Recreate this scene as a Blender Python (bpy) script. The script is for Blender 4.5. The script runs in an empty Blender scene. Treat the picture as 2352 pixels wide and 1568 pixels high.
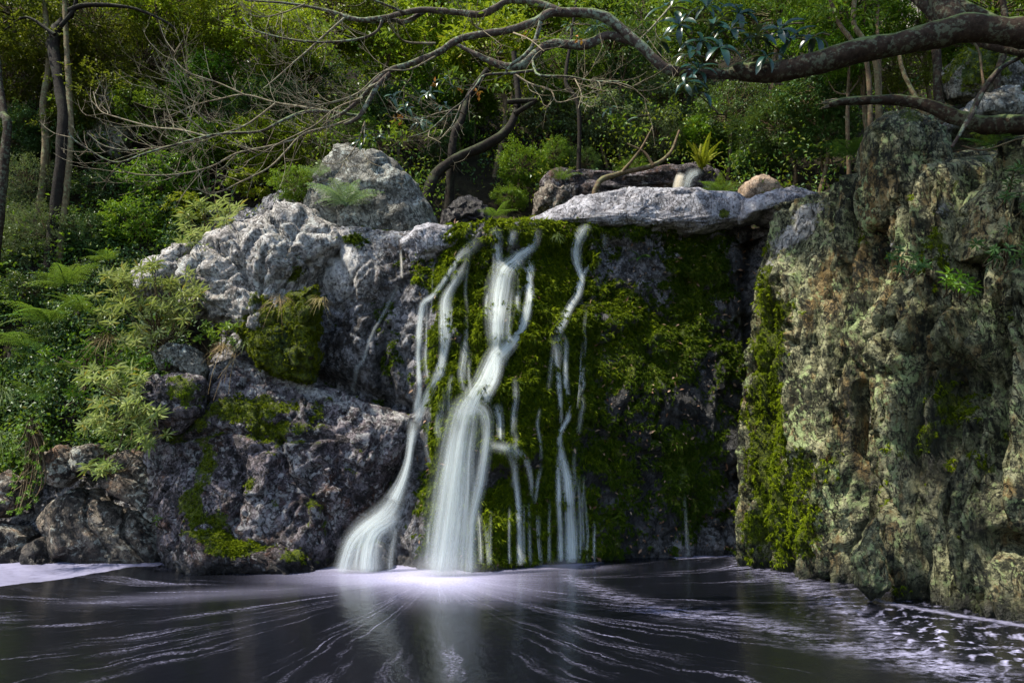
import bpy, math, random
import numpy as np
from math import radians
# ------------------------------------------------------------------ camera, sky, sun
SC = bpy.context.scene
COL = SC.collection
F, TILT, EYE = 1568.0, radians(7.3), 1.5          # focal length and tilt in units of a 2352 wide frame
CT, ST = math.cos(TILT), math.sin(TILT)
cam_d = bpy.data.cameras.new('camera'); cam = bpy.data.objects.new('camera', cam_d); COL.objects.link(cam)
cam_d.lens = 24.0; cam_d.sensor_width = 36.0; cam_d.clip_end = 300; cam_d.clip_start = 0.05
cam.location = (0, 0, EYE); cam.rotation_euler = (radians(90) + TILT, 0, 0)
SC.camera = cam
SUN_EL, SUN_AZ = radians(58), radians(-104)       # azimuth from +Y, negative = to the left
W = bpy.data.worlds.new('World'); SC.world = W; W.use_nodes = True
nt = W.node_tree; nt.nodes.clear()
sky = nt.nodes.new('ShaderNodeTexSky'); sky.sky_type = 'NISHITA'; sky.sun_disc = False
sky.sun_elevation = SUN_EL; sky.sun_rotation = SUN_AZ
bgn = nt.nodes.new('ShaderNodeBackground'); bgn.inputs['Strength'].default_value = 0.15
won = nt.nodes.new('ShaderNodeOutputWorld')
nt.links.new(sky.outputs[0], bgn.inputs[0]); nt.links.new(bgn.outputs[0], won.inputs[0])
sl = bpy.data.lights.new('sun', 'SUN'); sl.energy = 4.2; sl.angle = radians(0.6); sl.color = (1.0, 0.93, 0.80)
sun = bpy.data.objects.new('sun', sl); COL.objects.link(sun)
from mathutils import Vector
sd = Vector((math.sin(SUN_AZ) * math.cos(SUN_EL), math.cos(SUN_AZ) * math.cos(SUN_EL), math.sin(SUN_EL)))
sun.rotation_euler = sd.to_track_quat('Z', 'Y').to_euler()
vs = SC.view_settings; vs.view_transform = 'Standard'; vs.look = 'None'; vs.gamma = 1.0; vs.exposure = 1.22
try: vs.use_curve_mapping = False
except Exception: pass
SC.render.engine = 'CYCLES'
SC.cycles.transparent_max_bounces = 24; SC.cycles.max_bounces = 6
SC.cycles.diffuse_bounces = 3; SC.cycles.glossy_bounces = 2; SC.cycles.transmission_bounces = 4
SC.cycles.use_denoising = True
SC.cycles.caustics_reflective = False; SC.cycles.caustics_refractive = False

# ------------------------------------------------------------------ small maths
def ray(u, v):
    a = (u - 1176.0) / F; b = (784.0 - v) / F
    return a, CT - b * ST, ST + b * CT
def P(u, v, Y):
    dx, dy, dz = ray(u, v); s = Y / dy
    return np.array([dx * s, Y, EYE + dz * s])
def proj(V):
    y = V[:, 1]; z = V[:, 2] - EYE
    fy = np.maximum(y * CT + z * ST, 0.05)
    return 1176 + F * V[:, 0] / fy, 784 - F * (-y * ST + z * CT) / fy
def sstep(a, b, x):
    t = np.clip((x - a) / (b - a), 0, 1); return t * t * (3 - 2 * t)
def _h(ix, iy, iz, s):
    n = (ix.astype(np.int64) * 374761393 + iy.astype(np.int64) * 668265263 + iz.astype(np.int64) * 2147483647 + s * 1274126177) & 0xffffffff
    n = ((n ^ (n >> 13)) * 1274126177) & 0xffffffff
    n = ((n ^ (n >> 16)) * 2246822519) & 0xffffffff
    return ((n ^ (n >> 15)) & 0xffffff) / float(0xffffff)
def vnoise(p, s=0):
    i = np.floor(p).astype(np.int64); f = p - i; f = f * f * f * (f * (f * 6 - 15) + 10)
    r = 0
    for a in (0, 1):
        wx = f[:, 0] if a else 1 - f[:, 0]
        for b in (0, 1):
            wy = f[:, 1] if b else 1 - f[:, 1]
            for c in (0, 1):
                wz = f[:, 2] if c else 1 - f[:, 2]
                r = r + wx * wy * wz * _h(i[:, 0] + a, i[:, 1] + b, i[:, 2] + c, s)
    return r * 2 - 1
def fbm(p, o=4, s=0, g=0.5):
    r = 0; a = 1.0; q = p
    for k in range(o):
        r = r + a * vnoise(q, s + k * 17); q = q * 2.03 + 7.1; a *= g
    return r
def voro(p, s=0):
    i = np.floor(p).astype(np.int64); f = p - i
    n = len(p); F1 = np.full(n, 9.0); F2 = np.full(n, 9.0); cid = np.zeros(n); dv = np.zeros((n, 3))
    for a in (-1, 0, 1):
        for b in (-1, 0, 1):
            for c in (-1, 0, 1):
                jx, jy, jz = i[:, 0] + a, i[:, 1] + b, i[:, 2] + c
                o = np.stack([a + _h(jx, jy, jz, s), b + _h(jx, jy, jz, s + 1), c + _h(jx, jy, jz, s + 2)], 1) - f
                d = np.sqrt((o * o).sum(1)); m = d < F1
                F2 = np.where(m, F1, np.minimum(F2, d)); cid = np.where(m, _h(jx, jy, jz, s + 5), cid)
                dv[m] = o[m]; F1 = np.where(m, d, F1)
    return F1, F2, cid, dv
def seg_dist(u, v, pts):
    best = np.full(len(u), 1e9)
    for (ax, ay), (bx, by) in zip(pts[:-1], pts[1:]):
        dx, dy = bx - ax, by - ay
        t = np.clip(((u - ax) * dx + (v - ay) * dy) / (dx * dx + dy * dy + 1e-9), 0, 1)
        best = np.minimum(best, np.hypot(u - ax - t * dx, v - ay - t * dy))
    return best
def inpoly(u, v, poly):
    r = np.zeros(len(u), bool); n = len(poly)
    for k in range(n):
        x1, y1 = poly[k]; x2, y2 = poly[(k + 1) % n]
        c = ((y1 > v) != (y2 > v)) & (u < (x2 - x1) * (v - y1) / (y2 - y1 + 1e-12) + x1)
        r ^= c
    return r
def spots(u, v, lst):
    """soft ellipses (u, v, ru, rv, strength[, angle])"""
    r = np.zeros(len(u))
    for e in lst:
        a = radians(e[5]) if len(e) > 5 else 0
        du, dv = u - e[0], v - e[1]
        x = (du * math.cos(a) + dv * math.sin(a)) / e[2]; y = (-du * math.sin(a) + dv * math.cos(a)) / e[3]
        r = np.maximum(r, e[4] * np.exp(-(x * x + y * y) * 0.9))
    return r
def catmull(pts, step):
    pts = np.asarray(pts, float)
    if len(pts) < 3:
        n = max(2, int(np.linalg.norm(pts[-1, :3] - pts[0, :3]) / step) + 1)
        t = np.linspace(0, 1, n)[:, None]; return pts[0] * (1 - t) + pts[-1] * t
    q = np.vstack([2 * pts[0] - pts[1], pts, 2 * pts[-1] - pts[-2]]); out = []
    for k in range(1, len(q) - 2):
        p0, p1, p2, p3 = q[k - 1], q[k], q[k + 1], q[k + 2]
        n = max(2, int(np.linalg.norm(p2[:3] - p1[:3]) / step) + 1)
        for t in np.arange(n) / n:
            out.append(0.5 * (2 * p1 + (p2 - p0) * t + (2 * p0 - 5 * p1 + 4 * p2 - p3) * t * t + (3 * p1 - p0 - 3 * p2 + p3) * t ** 3))
    out.append(pts[-1]); return np.array(out)

# ------------------------------------------------------------------ mesh helpers
def mk_mesh(name, V, Fc, uv=None, attrs=None, smooth=True):
    """V (n,3), Fc (m,k) one array or list of arrays with constant k"""
    if isinstance(Fc, np.ndarray): Fc = [Fc]
    me = bpy.data.meshes.new(name)
    V = np.ascontiguousarray(V, dtype=np.float32)
    loops = np.concatenate([f.ravel() for f in Fc]).astype(np.int32)
    tot = np.concatenate([np.full(len(f), f.shape[1], np.int32) for f in Fc])
    start = np.concatenate([[0], np.cumsum(tot)[:-1]]).astype(np.int32)
    me.vertices.add(len(V)); me.vertices.foreach_set('co', V.ravel())
    me.loops.add(len(loops)); me.loops.foreach_set('vertex_index', loops)
    me.polygons.add(len(tot)); me.polygons.foreach_set('loop_start', start)
    me.polygons.foreach_set('loop_total', tot)
    me.polygons.foreach_set('use_smooth', np.full(len(tot), smooth, bool))
    if uv is not None:
        l = me.uv_layers.new(name='UVMap'); l.data.foreach_set('uv', np.ascontiguousarray(uv[loops], dtype=np.float32).ravel())
    for k, a in (attrs or {}).items():
        at = me.attributes.new(k, 'FLOAT', 'POINT'); at.data.foreach_set('value', np.ascontiguousarray(a, dtype=np.float32))
    me.update(calc_edges=True); me.validate()
    return me
def link(name, me, mat=None, parent=None, loc=None):
    o = bpy.data.objects.new(name, me); COL.objects.link(o)
    if mat is not None:
        if len(me.materials) == 0: me.materials.append(mat)
        elif me.materials[0] != mat:
            o.material_slots[0].link = 'OBJECT'; o.material_slots[0].material = mat
    if parent is not None: o.parent = parent
    if loc is not None: o.location = loc
    return o
def tag(o, label=None, cat=None, group=None, kind=None):
    if label: o['label'] = label
    if cat: o['category'] = cat
    if group: o['group'] = group
    if kind: o['kind'] = kind
    return o
def empty(name, loc, label, cat, group=None):
    o = bpy.data.objects.new(name, None); COL.objects.link(o); o.location = loc; o.empty_display_size = 0.1
    return tag(o, label, cat, group)
def vnormals(V, Q):
    n = np.zeros_like(V)
    if Q.shape[1] == 4: fn = np.cross(V[Q[:, 2]] - V[Q[:, 0]], V[Q[:, 3]] - V[Q[:, 1]])
    else: fn = np.cross(V[Q[:, 1]] - V[Q[:, 0]], V[Q[:, 2]] - V[Q[:, 0]])
    for k in range(Q.shape[1]):
        for c in range(3): n[:, c] += np.bincount(Q[:, k], fn[:, c], len(V))
    return n / (np.linalg.norm(n, axis=1, keepdims=True) + 1e-12)
def gridfaces(nu, nv):
    i = np.arange(nu * nv).reshape(nv, nu)
    return np.stack([i[:-1, :-1].ravel(), i[:-1, 1:].ravel(), i[1:, 1:].ravel(), i[1:, :-1].ravel()], 1)
class MB:
    """collects pieces (vertices, faces, uv, var) and joins them to one mesh"""
    def __init__(s): s.V = []; s.F = {}; s.U = []; s.A = []; s.n = 0
    def add(s, V, Fc, uv=None, var=None):
        s.V.append(V); s.F.setdefault(Fc.shape[1], []).append(Fc + s.n)
        s.U.append(uv if uv is not None else np.zeros((len(V), 2)))
        s.A.append(var if var is not None else np.zeros(len(V))); s.n += len(V)
    def mesh(s, name, smooth=True):
        return mk_mesh(name, np.concatenate(s.V), [np.concatenate(f) for f in s.F.values()], np.concatenate(s.U), {'var': np.concatenate(s.A)}, smooth)
    def link(s, name, mat, parent=None, smooth=True, loc=None):
        return link(name, s.mesh(name, smooth), mat, parent, loc)
def tube(mb, pts, radii, sides=6, step=0.08, rough=0.0, seed=0, var=0.0, cap=True):
    """tapered tube along a smooth path"""
    pr = catmull(np.column_stack([np.asarray(pts, float), np.asarray(radii, float)]), step)
    C, R = pr[:, :3], np.maximum(pr[:, 3], 0.0005)
    T = np.gradient(C, axis=0); T /= np.linalg.norm(T, axis=1, keepdims=True) + 1e-9
    up = np.array([0.12, 0.2, 1.0]); A = np.cross(T, up); A /= np.linalg.norm(A, axis=1, keepdims=True) + 1e-9
    B = np.cross(A, T)
    an = np.arange(sides) / sides * 2 * math.pi
    n = len(C)
    ring = C[:, None] + R[:, None, None] * (A[:, None] * np.cos(an)[None, :, None] + B[:, None] * np.sin(an)[None, :, None])
    V = ring.reshape(-1, 3)
    if rough > 0:
        d = fbm(V * (0.9 / max(R.mean(), 0.01)) * 0.6 + seed, 3, seed)
        c = np.repeat(C, sides, 0); V = c + (V - c) * (1 + rough * d)[:, None]
    i = np.arange(n * sides).reshape(n, sides); j = np.roll(i, -1, 1)
    Q = np.stack([i[:-1].ravel(), j[:-1].ravel(), j[1:].ravel(), i[1:].ravel()], 1)
    uv = np.column_stack([np.tile(an / 6.28, n), np.repeat(np.arange(n) * step, sides)])
    mb.add(V, Q, uv, np.full(len(V), var))
    if cap:
        for e, c in ((0, C[0]), (n - 1, C[-1])):
            W_ = np.vstack([ring[e], c[None]]); k = np.arange(sides)
            mb.add(W_, np.stack([k, (k + 1) % sides, np.full(sides, sides)], 1) if e else np.stack([(k + 1) % sides, k, np.full(sides, sides)], 1), None, np.full(sides + 1, var))
def leaves(mb, C, D, N, L, Wd, rng, droop=0.25, big=False):
    """leaf blades: base C, direction D, blade normal N, length L, width Wd (arrays)"""
    n = len(C)
    D = D / (np.linalg.norm(D, axis=1, keepdims=True) + 1e-9)
    S = np.cross(D, N); S /= np.linalg.norm(S, axis=1, keepdims=True) + 1e-9
    N2 = np.cross(S, D)
    L = np.broadcast_to(L, (n,))[:, None]; Wd = np.broadcast_to(Wd, (n,))[:, None]
    if big:
        a = C + D * L * .35 - S * Wd * .5 + N2 * L * .10; b = C + D * L * .35 + S * Wd * .5 + N2 * L * .10
        m = C + D * L * .4 + N2 * L * .04
        a2 = C + D * L * .75 - S * Wd * .36 + N2 * L * (.08 - droop * .3); b2 = C + D * L * .75 + S * Wd * .36 + N2 * L * (.08 - droop * .3)
        t = C + D * L - N2 * L * droop
        V = np.stack([C, a, a2, t, b2, b, m], 1).reshape(-1, 3)
        k = (np.arange(n) * 7)[:, None]
        Fq = np.concatenate([k + np.array([[0, 1, 6]]), k + np.array([[0, 6, 5]]), k + np.array([[1, 2, 6]]), k + np.array([[6, 4, 5]]), k + np.array([[2, 3, 6]]), k + np.array([[3, 4, 6]])])
        mb.add(V, Fq, None, np.repeat(rng.random(n), 7))
    else:
        l = C + D * L * .48 - S * Wd * .5 + N2 * L * .07; r = C + D * L * .48 + S * Wd * .5 + N2 * L * .07
        t = C + D * L - N2 * L * droop
        V = np.stack([C, l, t, r], 1).reshape(-1, 3)
        k = (np.arange(n) * 4)[:, None]
        mb.add(V, np.concatenate([k + np.array([[0, 1, 2]]), k + np.array([[0, 2, 3]])]), None, np.repeat(rng.random(n), 4))

# ------------------------------------------------------------------ materials
class M:
    def __init__(s, name):
        s.m = bpy.data.materials.new(name); s.m.use_nodes = True; s.t = s.m.node_tree; s.t.nodes.clear()
        s.out = s.n('OutputMaterial')
    def n(s, t, **k):
        nd = s.t.nodes.new('ShaderNode' + t)
        for a, b in k.items(): setattr(nd, a, b)
        return nd
    def l(s, a, b): s.t.links.new(a, b)
    def setin(s, sock, v):
        if hasattr(v, 'bl_idname') or hasattr(v, 'is_linked'): s.l(v, sock)
        else: sock.default_value = v
    def coord(s, kind='Object', scale=None, rot=None):
        c = s.n('TexCoord').outputs[kind]
        if scale is not None or rot is not None:
            mp = s.n('Mapping'); s.l(c, mp.inputs[0])
            if scale is not None: mp.inputs['Scale'].default_value = scale
            if rot is not None: mp.inputs['Rotation'].default_value = rot
            c = mp.outputs[0]
        return c
    def noise(s, c, scale, detail=5, rough=0.6, dist=0.0):
        nd = s.n('TexNoise'); s.l(c, nd.inputs['Vector']); nd.inputs['Scale'].default_value = scale
        nd.inputs['Detail'].default_value = detail; nd.inputs['Roughness'].default_value = rough
        nd.inputs['Distortion'].default_value = dist
        return nd.outputs['Fac']
    def voro(s, c, scale, feat='F1'):
        nd = s.n('TexVoronoi', feature=feat); s.l(c, nd.inputs['Vector']); nd.inputs['Scale'].default_value = scale
        return nd.outputs['Distance']
    def ramp(s, f, stops, interp='LINEAR'):
        r = s.n('ValToRGB'); s.l(f, r.inputs[0]); cr = r.color_ramp; cr.interpolation = interp
        while len(cr.elements) < len(stops): cr.elements.new(0.5)
        for e, (p, c) in zip(cr.elements, stops):
            e.position = p; e.color = (c, c, c, 1) if isinstance(c, (int, float)) else (*c, 1)
        return r.outputs[0]
    def mix(s, f, a, b, mode='MIX'):
        x = s.n('Mix', data_type='RGBA', blend_type=mode, clamp_factor=True)
        s.setin(x.inputs[0], f)
        for i, v in ((6, a), (7, b)):
            if isinstance(v, tuple): x.inputs[i].default_value = (*v[:3], 1)
            else: s.l(v, x.inputs[i])
        return x.outputs[2]
    def math(s, op, a, b=0.0, c=None, clamp=False):
        x = s.n('Math', operation=op, use_clamp=clamp); s.setin(x.inputs[0], a); s.setin(x.inputs[1], b)
        if c is not None: s.setin(x.inputs[2], c)
        return x.outputs[0]
    def attr(s, name): return s.n('Attribute', attribute_name=name).outputs['Fac']
    def sm(s, v, a, b):
        x = s.n('MapRange', interpolation_type='SMOOTHSTEP'); s.l(v, x.inputs[0]); x.inputs[1].default_value = a; x.inputs[2].default_value = b
        return x.outputs[0]
    def bump(s, h, strength, dist, nrm=None):
        b = s.n('Bump'); s.l(h, b.inputs['Height']); b.inputs['Strength'].default_value = strength; b.inputs['Distance'].default_value = dist
        if nrm is not None: s.l(nrm, b.inputs['Normal'])
        return b.outputs[0]
    def bsdf(s, col, rough=0.8, nrm=None, spec=0.4):
        p = s.n('BsdfPrincipled')
        if isinstance(col, tuple): p.inputs['Base Color'].default_value = (*col, 1)
        else: s.l(col, p.inputs['Base Color'])
        s.setin(p.inputs['Roughness'], rough); s.setin(p.inputs['Specular IOR Level'], spec)
        if nrm is not None: s.l(nrm, p.inputs['Normal'])
        return p
    def done(s, sh): s.l(sh, s.out.inputs['Surface']); return s.m

MOSS_HI, MOSS_LO = (0.145, 0.175, 0.004), (0.012, 0.024, 0.002)
def rock_mat(name, pale, mid, dark, stain, lich=(0.30, 0.33, 0.22), lich_amt=0.4, streak=0.0, stain_amt=0.5, speck=0.5, bump=1.0, black=0.0):
    m = M(name); c = m.coord()
    cs = m.coord(scale=(1.0, 1.0, 0.28)) if streak else c
    big = m.noise(c, 0.9, 4, 0.6, 0.4); med = m.noise(cs, 3.6, 9, 0.72, 0.6); fine = m.noise(c, 22, 6, 0.75); vf = m.noise(c, 75, 3, 0.7)
    medx = m.math('ADD', m.math('MULTIPLY', med, .6), m.math('MULTIPLY', m.noise(c, 34, 5, .8), .4))
    mr = m.ramp(medx, [(0.44, 0.0), (0.55, 1.0)])
    col = m.mix(mr, mid, pale)
    col = m.mix(m.sm(m.math('ADD', m.math('MULTIPLY', big, .5), m.math('MULTIPLY', m.noise(cs, 8, 6, .7), .55)), 0.53, 0.62), col, stain) if stain_amt else col
    if stain_amt and stain_amt < 1: col = m.mix(stain_amt, m.mix(mr, mid, pale), col)
    if black:                                                # blackish algae and seep stains, drawn out downwards
        bk = m.sm(m.math('ADD', m.math('MULTIPLY', m.noise(m.coord(scale=(1.3, 1.3, .55)), 1.9, 5, .7, .5), .7), m.math('MULTIPLY', m.noise(c, 11, 4, .7), .3)), .50, .58)
        col = m.mix(m.math('MULTIPLY', bk, black), col, dark)
    # dark organic speckle
    sp = m.sm(m.math('ADD', m.math('MULTIPLY', fine, .62), m.math('MULTIPLY', m.noise(c, 6.5, 3, .6), .42)), 0.50, 0.56)
    col = m.mix(m.math('MULTIPLY', sp, speck), col, dark)
    lc = m.sm(m.math('ADD', m.noise(c, 14, 4, .65), m.math('MULTIPLY', m.noise(c, 2.2, 2, .5), .55)), 0.82, 0.92)
    col = m.mix(m.math('MULTIPLY', lc, lich_amt), col, lich)
    crack = m.noise(m.coord(scale=(1.0, 1.0, 0.6)), 5.2, 5, 0.55, 1.6)
    cr = m.sm(m.math('ABSOLUTE', m.math('SUBTRACT', crack, 0.5)), 0.0, 0.022)
    col = m.mix(m.math('MULTIPLY', m.math('SUBTRACT', 1.0, cr), .8), col, dark)
    col = m.mix(m.sm(m.math('ADD', m.attr('soil'), m.math('MULTIPLY', m.math('SUBTRACT', med, .5), 1.2)), .4, .6), col, (.018, .014, .008))
    wet = m.attr('wet')  # damp, and also shade darkened into the right cliff's recesses
    col = m.mix(wet, col, m.mix(0.9, col, dark))
    col = m.mix(m.sm(m.math('ADD', m.attr('pale'), m.math('MULTIPLY', m.math('SUBTRACT', fine, .5), 1.5)), .35, .65), col, m.mix(mr, (.36, .34, .31), (.60, .58, .54)))
    ms = m.math('ADD', m.attr('moss'), m.math('MULTIPLY', m.math('SUBTRACT', m.math('ADD', m.math('MULTIPLY', fine, .5), m.math('MULTIPLY', m.noise(c, 7, 4, .6), .5)), .5), 2.6))
    mm = m.sm(ms, 0.52, 0.68)
    mcol = m.mix(m.ramp(m.noise(c, 48, 4, .7), [(.35, 0.0), (.65, 1.0)]), MOSS_LO, MOSS_HI)
    mcol = m.mix(m.sm(m.noise(c, 2.6, 3, .6), .48, .66), mcol, (0.035, 0.055, 0.008))
    col = m.mix(mm, col, mcol)
    h = m.math('ADD', m.math('MULTIPLY', med, 1.0), m.math('MULTIPLY', fine, 0.55))
    h = m.math('ADD', h, m.math('MULTIPLY', vf, 0.12)); h = m.math('ADD', h, m.math('MULTIPLY', cr, 0.35))
    nb = m.bump(h, 1.0 * bump, 0.075)
    rough = m.math('SUBTRACT', 0.86, m.math('MULTIPLY', m.math('MULTIPLY', wet, m.math('SUBTRACT', 1.0, mm)), 0.5))
    return m.done(m.bsdf(col, rough, nb, 0.32).outputs[0])
R_WALL = rock_mat('wet_wall_rock', (.42, .40, .41), (.105, .10, .105), (.007, .007, .007), (.06, .04, .025), lich=(.34, .36, .38), lich_amt=.55, stain_amt=.75, speck=.75)
R_WHITE = rock_mat('pale_rock', (.54, .51, .46), (.34, .31, .29), (.03, .028, .025), (.21, .15, .11), lich=(.62, .64, .60), lich_amt=.5, stain_amt=.4, speck=.6, black=.35)
R_SLAB = rock_mat('slab_rock', (.50, .49, .52), (.27, .255, .27), (.045, .042, .045), (.20, .17, .16), lich=(.60, .60, .62), lich_amt=.4, stain_amt=.3, speck=.45)
R_LICH = rock_mat('lichen_rock', (.33, .32, .27), (.15, .14, .115), (.018, .018, .014), (.09, .06, .03), lich=(.42, .45, .40), lich_amt=.8, stain_amt=.4, speck=.7)
R_LEDGE = rock_mat('ledge_rock', (.26, .22, .23), (.055, .040, .045), (.007, .006, .006), (.10, .040, .018), lich=(.46, .45, .44), lich_amt=.6, stain_amt=.8, speck=.75, bump=1.2, black=.7)
R_BROWN = rock_mat('brown_rock', (.26, .22, .17), (.11, .085, .065), (.010, .008, .007), (.15, .06, .02), lich=(.50, .50, .42), lich_amt=.7, stain_amt=.6, speck=.65, black=.7)
R_CLIFF = rock_mat('green_cliff_rock', (.46, .45, .26), (.17, .175, .075), (.010, .013, .006), (.26, .13, .03), lich=(.38, .46, .20), lich_amt=.9, streak=1, stain_amt=.65, speck=.7, bump=1.4, black=.85)
R_TAN = rock_mat('tan_rock', (.45, .33, .23), (.28, .20, .14), (.05, .035, .025), (.36, .20, .03), lich=(.5, .45, .36), lich_amt=.3, stain_amt=.5, speck=.3)

def leaf_mat(name, a, b, gloss=0.35, trans=0.35, spec=0.5, yellow=0.0, ycol=(.22, .17, .01)):
    m = M(name); v = m.attr('var'); oi = m.n('ObjectInfo').outputs['Random']
    col = m.mix(v, a, b)
    nz = m.noise(m.coord(), 1.3, 2, .5)
    col = m.mix(m.sm(nz, .35, .65), m.mix(0.5, col, a), col)
    if yellow: col = m.mix(m.sm(v, 1 - yellow - .01, 1 - yellow + .01), col, ycol)
    hv = m.n('HueSaturation'); m.l(col, hv.inputs['Color']); m.l(m.math('ADD', .485, m.math('MULTIPLY', oi, .03)), hv.inputs['Hue']); m.l(m.math('ADD', .8, m.math('MULTIPLY', oi, .4)), hv.inputs['Value'])
    col = hv.outputs[0]
    p = m.bsdf(col, min(.6, gloss + .08), None, spec * .55)
    t = m.n('BsdfTranslucent'); m.l(m.mix(0.45, col, (0.20, 0.26, 0.02)) if trans else col, t.inputs[0])
    x = m.n('MixShader'); x.inputs[0].default_value = trans; m.l(p.outputs[0], x.inputs[1]); m.l(t.outputs[0], x.inputs[2])
    return m.done(x.outputs[0])
L_YEL = leaf_mat('leaf_yellow_green', (.13, .19, .003), (.32, .39, .012), .42, .42, .5, .03)
L_OLV = leaf_mat('leaf_olive', (.055, .075, .003), (.16, .18, .010), .45, .38, .4, .02)
L_MID = leaf_mat('leaf_mid_green', (.05, .13, .004), (.16, .28, .014), .4, .38, .5, .01)
L_DRK = leaf_mat('leaf_dark_teal', (.020, .062, .012), (.085, .16, .035), .38, .25, .6)
L_GRY = leaf_mat('leaf_grey_green', (.075, .115, .045), (.19, .24, .11), .4, .3, .5)
L_LAN = leaf_mat('leaf_lance', (.20, .27, .05), (.52, .56, .26), .35, .35, .5, .05, (.40, .33, .06))
L_BIG = leaf_mat('leaf_leathery', (.008, .030, .022), (.022, .070, .050), .22, .12, .8)
L_BIGP = leaf_mat('leaf_leathery_pale', (.030, .075, .040), (.11, .17, .10), .22, .2, .8, .08, (.32, .20, .04))
L_FERN = leaf_mat('fern_green', (.035, .10, .012), (.10, .20, .03), .45, .4, .4)
L_FERNP = leaf_mat('fern_pale', (.11, .19, .09), (.24, .34, .20), .45, .35, .4)
L_FERNY = leaf_mat('fern_yellow', (.20, .24, .01), (.38, .38, .02), .45, .45, .4)
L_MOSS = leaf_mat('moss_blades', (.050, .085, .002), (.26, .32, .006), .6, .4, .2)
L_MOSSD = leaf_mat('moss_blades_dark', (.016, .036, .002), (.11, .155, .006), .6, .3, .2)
L_STRAW = leaf_mat('dry_grass', (.20, .14, .05), (.42, .34, .17), .6, .3, .2)
L_GRASS = leaf_mat('green_grass', (.06, .11, .03), (.18, .24, .10), .5, .35, .3)
L_DEAD = leaf_mat('dead_leaf', (.16, .05, .012), (.42, .15, .03), .6, .25, .2)
L_LITTER = leaf_mat('litter', (.10, .045, .02), (.38, .27, .18), .6, .15, .3)
def bark_mat(name, a, b, lich, amt, mossy=0.3):
    m = M(name); c = m.coord(); n1 = m.noise(c, 16, 6, .7); n2 = m.noise(c, 60, 4, .7)
    col = m.mix(m.ramp(n1, [(.35, 0.0), (.65, 1.0)]), a, b)
    col = m.mix(m.math('MULTIPLY', m.sm(m.math('ADD', m.math('MULTIPLY', m.noise(c, 26, 5, .7), .7), m.math('MULTIPLY', m.noise(c, 5, 2, .5), .3)), .5, .58), amt), col, lich)
    up = m.n('SeparateXYZ'); m.l(m.n('NewGeometry').outputs['Normal'], up.inputs[0])
    mk = m.sm(m.math('ADD', m.math('MULTIPLY', up.outputs[2], .5), m.math('MULTIPLY', m.noise(c, 5, 4, .6), .9)), .62, .86)
    col = m.mix(m.math('MULTIPLY', mk, mossy), col, m.mix(n2, (.05, .085, .015), (.20, .26, .10)))
    nb = m.bump(m.math('ADD', n1, m.math('MULTIPLY', n2, .5)), .8, .012)
    return m.done(m.bsdf(col, .85, nb, .12).outputs[0])
B_DARK = bark_mat('bark_dark', (.014, .009, .006), (.045, .030, .020), (.12, .14, .09), .5, .6)
B_ARCH = bark_mat('bark_lichen', (.030, .020, .018), (.10, .075, .06), (.22, .27, .20), .75, .75)
B_TWIG = bark_mat('bark_twig', (.09, .065, .040), (.25, .205, .135), (.30, .32, .22), .4, .1)
B_PALE = bark_mat('bark_pale', (.07, .05, .025), (.17, .13, .07), (.20, .24, .12), .5, .3)
B_STEM = bark_mat('bark_stem', (.05, .035, .02), (.15, .10, .06), (.16, .18, .10), .4, .3)
B_BLACK = bark_mat('bark_black', (.008, .006, .005), (.022, .016, .012), (.04, .05, .03), .3, .2)
def soil_mat():
    m = M('dark_soil'); c = m.coord(); n1 = m.noise(c, 3, 6, .7)
    col = m.ramp(n1, [(.3, (.008, .007, .004)), (.55, (.022, .018, .010)), (.75, (.03, .04, .012))])
    return m.done(m.bsdf(col, .95, m.bump(m.noise(c, 14, 5, .7), 1, .08), .1).outputs[0])
SOIL = soil_mat()
def silk_mat(name, col=(.86, .89, .86), dens=1.0):
    """milky falling water, streaked along its run; the sheet thins at its edges"""
    m = M(name); uvn = m.n('UVMap'); sp = m.n('SeparateXYZ'); m.l(uvn.outputs[0], sp.inputs[0])
    cb = m.n('CombineXYZ'); m.l(m.math('MULTIPLY', sp.outputs[0], m.math('ADD', 4.0, m.math('MULTIPLY', m.math('GREATER_THAN', sp.outputs[1], 49.0), 9.0))), cb.inputs[0]); m.l(m.math('MULTIPLY', sp.outputs[1], 1.1), cb.inputs[1]); m.l(m.attr('var'), cb.inputs[2])
    mp = m.n('Mapping'); m.l(cb.outputs[0], mp.inputs[0]); mp.inputs['Scale'].default_value = (1, 1, 37)
    n = m.noise(mp.outputs[0], 1.0, 3, .55)
    e = m.math('MULTIPLY', sp.outputs[0], m.math('SUBTRACT', 1.0, sp.outputs[0]))
    e = m.math('POWER', m.math('MULTIPLY', e, 4.0), 1.5)
    a = m.math('MULTIPLY', e, m.ramp(n, [(.28, .12), (.70, 1.0)]))
    a = m.math('MULTIPLY', a, m.attr('fade')); a = m.math('MULTIPLY', a, dens, clamp=True)
    d = m.n('BsdfDiffuse'); d.inputs[0].default_value = (*col, 1)
    t = m.n('BsdfTranslucent'); t.inputs[0].default_value = (*col, 1)
    x = m.n('MixShader'); x.inputs[0].default_value = .4; m.l(d.outputs[0], x.inputs[1]); m.l(t.outputs[0], x.inputs[2])
    tr = m.n('BsdfTransparent'); y = m.n('MixShader'); m.l(a, y.inputs[0]); m.l(tr.outputs[0], y.inputs[1]); m.l(x.outputs[0], y.inputs[2])
    return m.done(y.outputs[0])
SILK = silk_mat('milky_water', (.84, .88, .85), .85)
SILKC = silk_mat('cream_water', (.90, .83, .70), 1.2)

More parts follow.
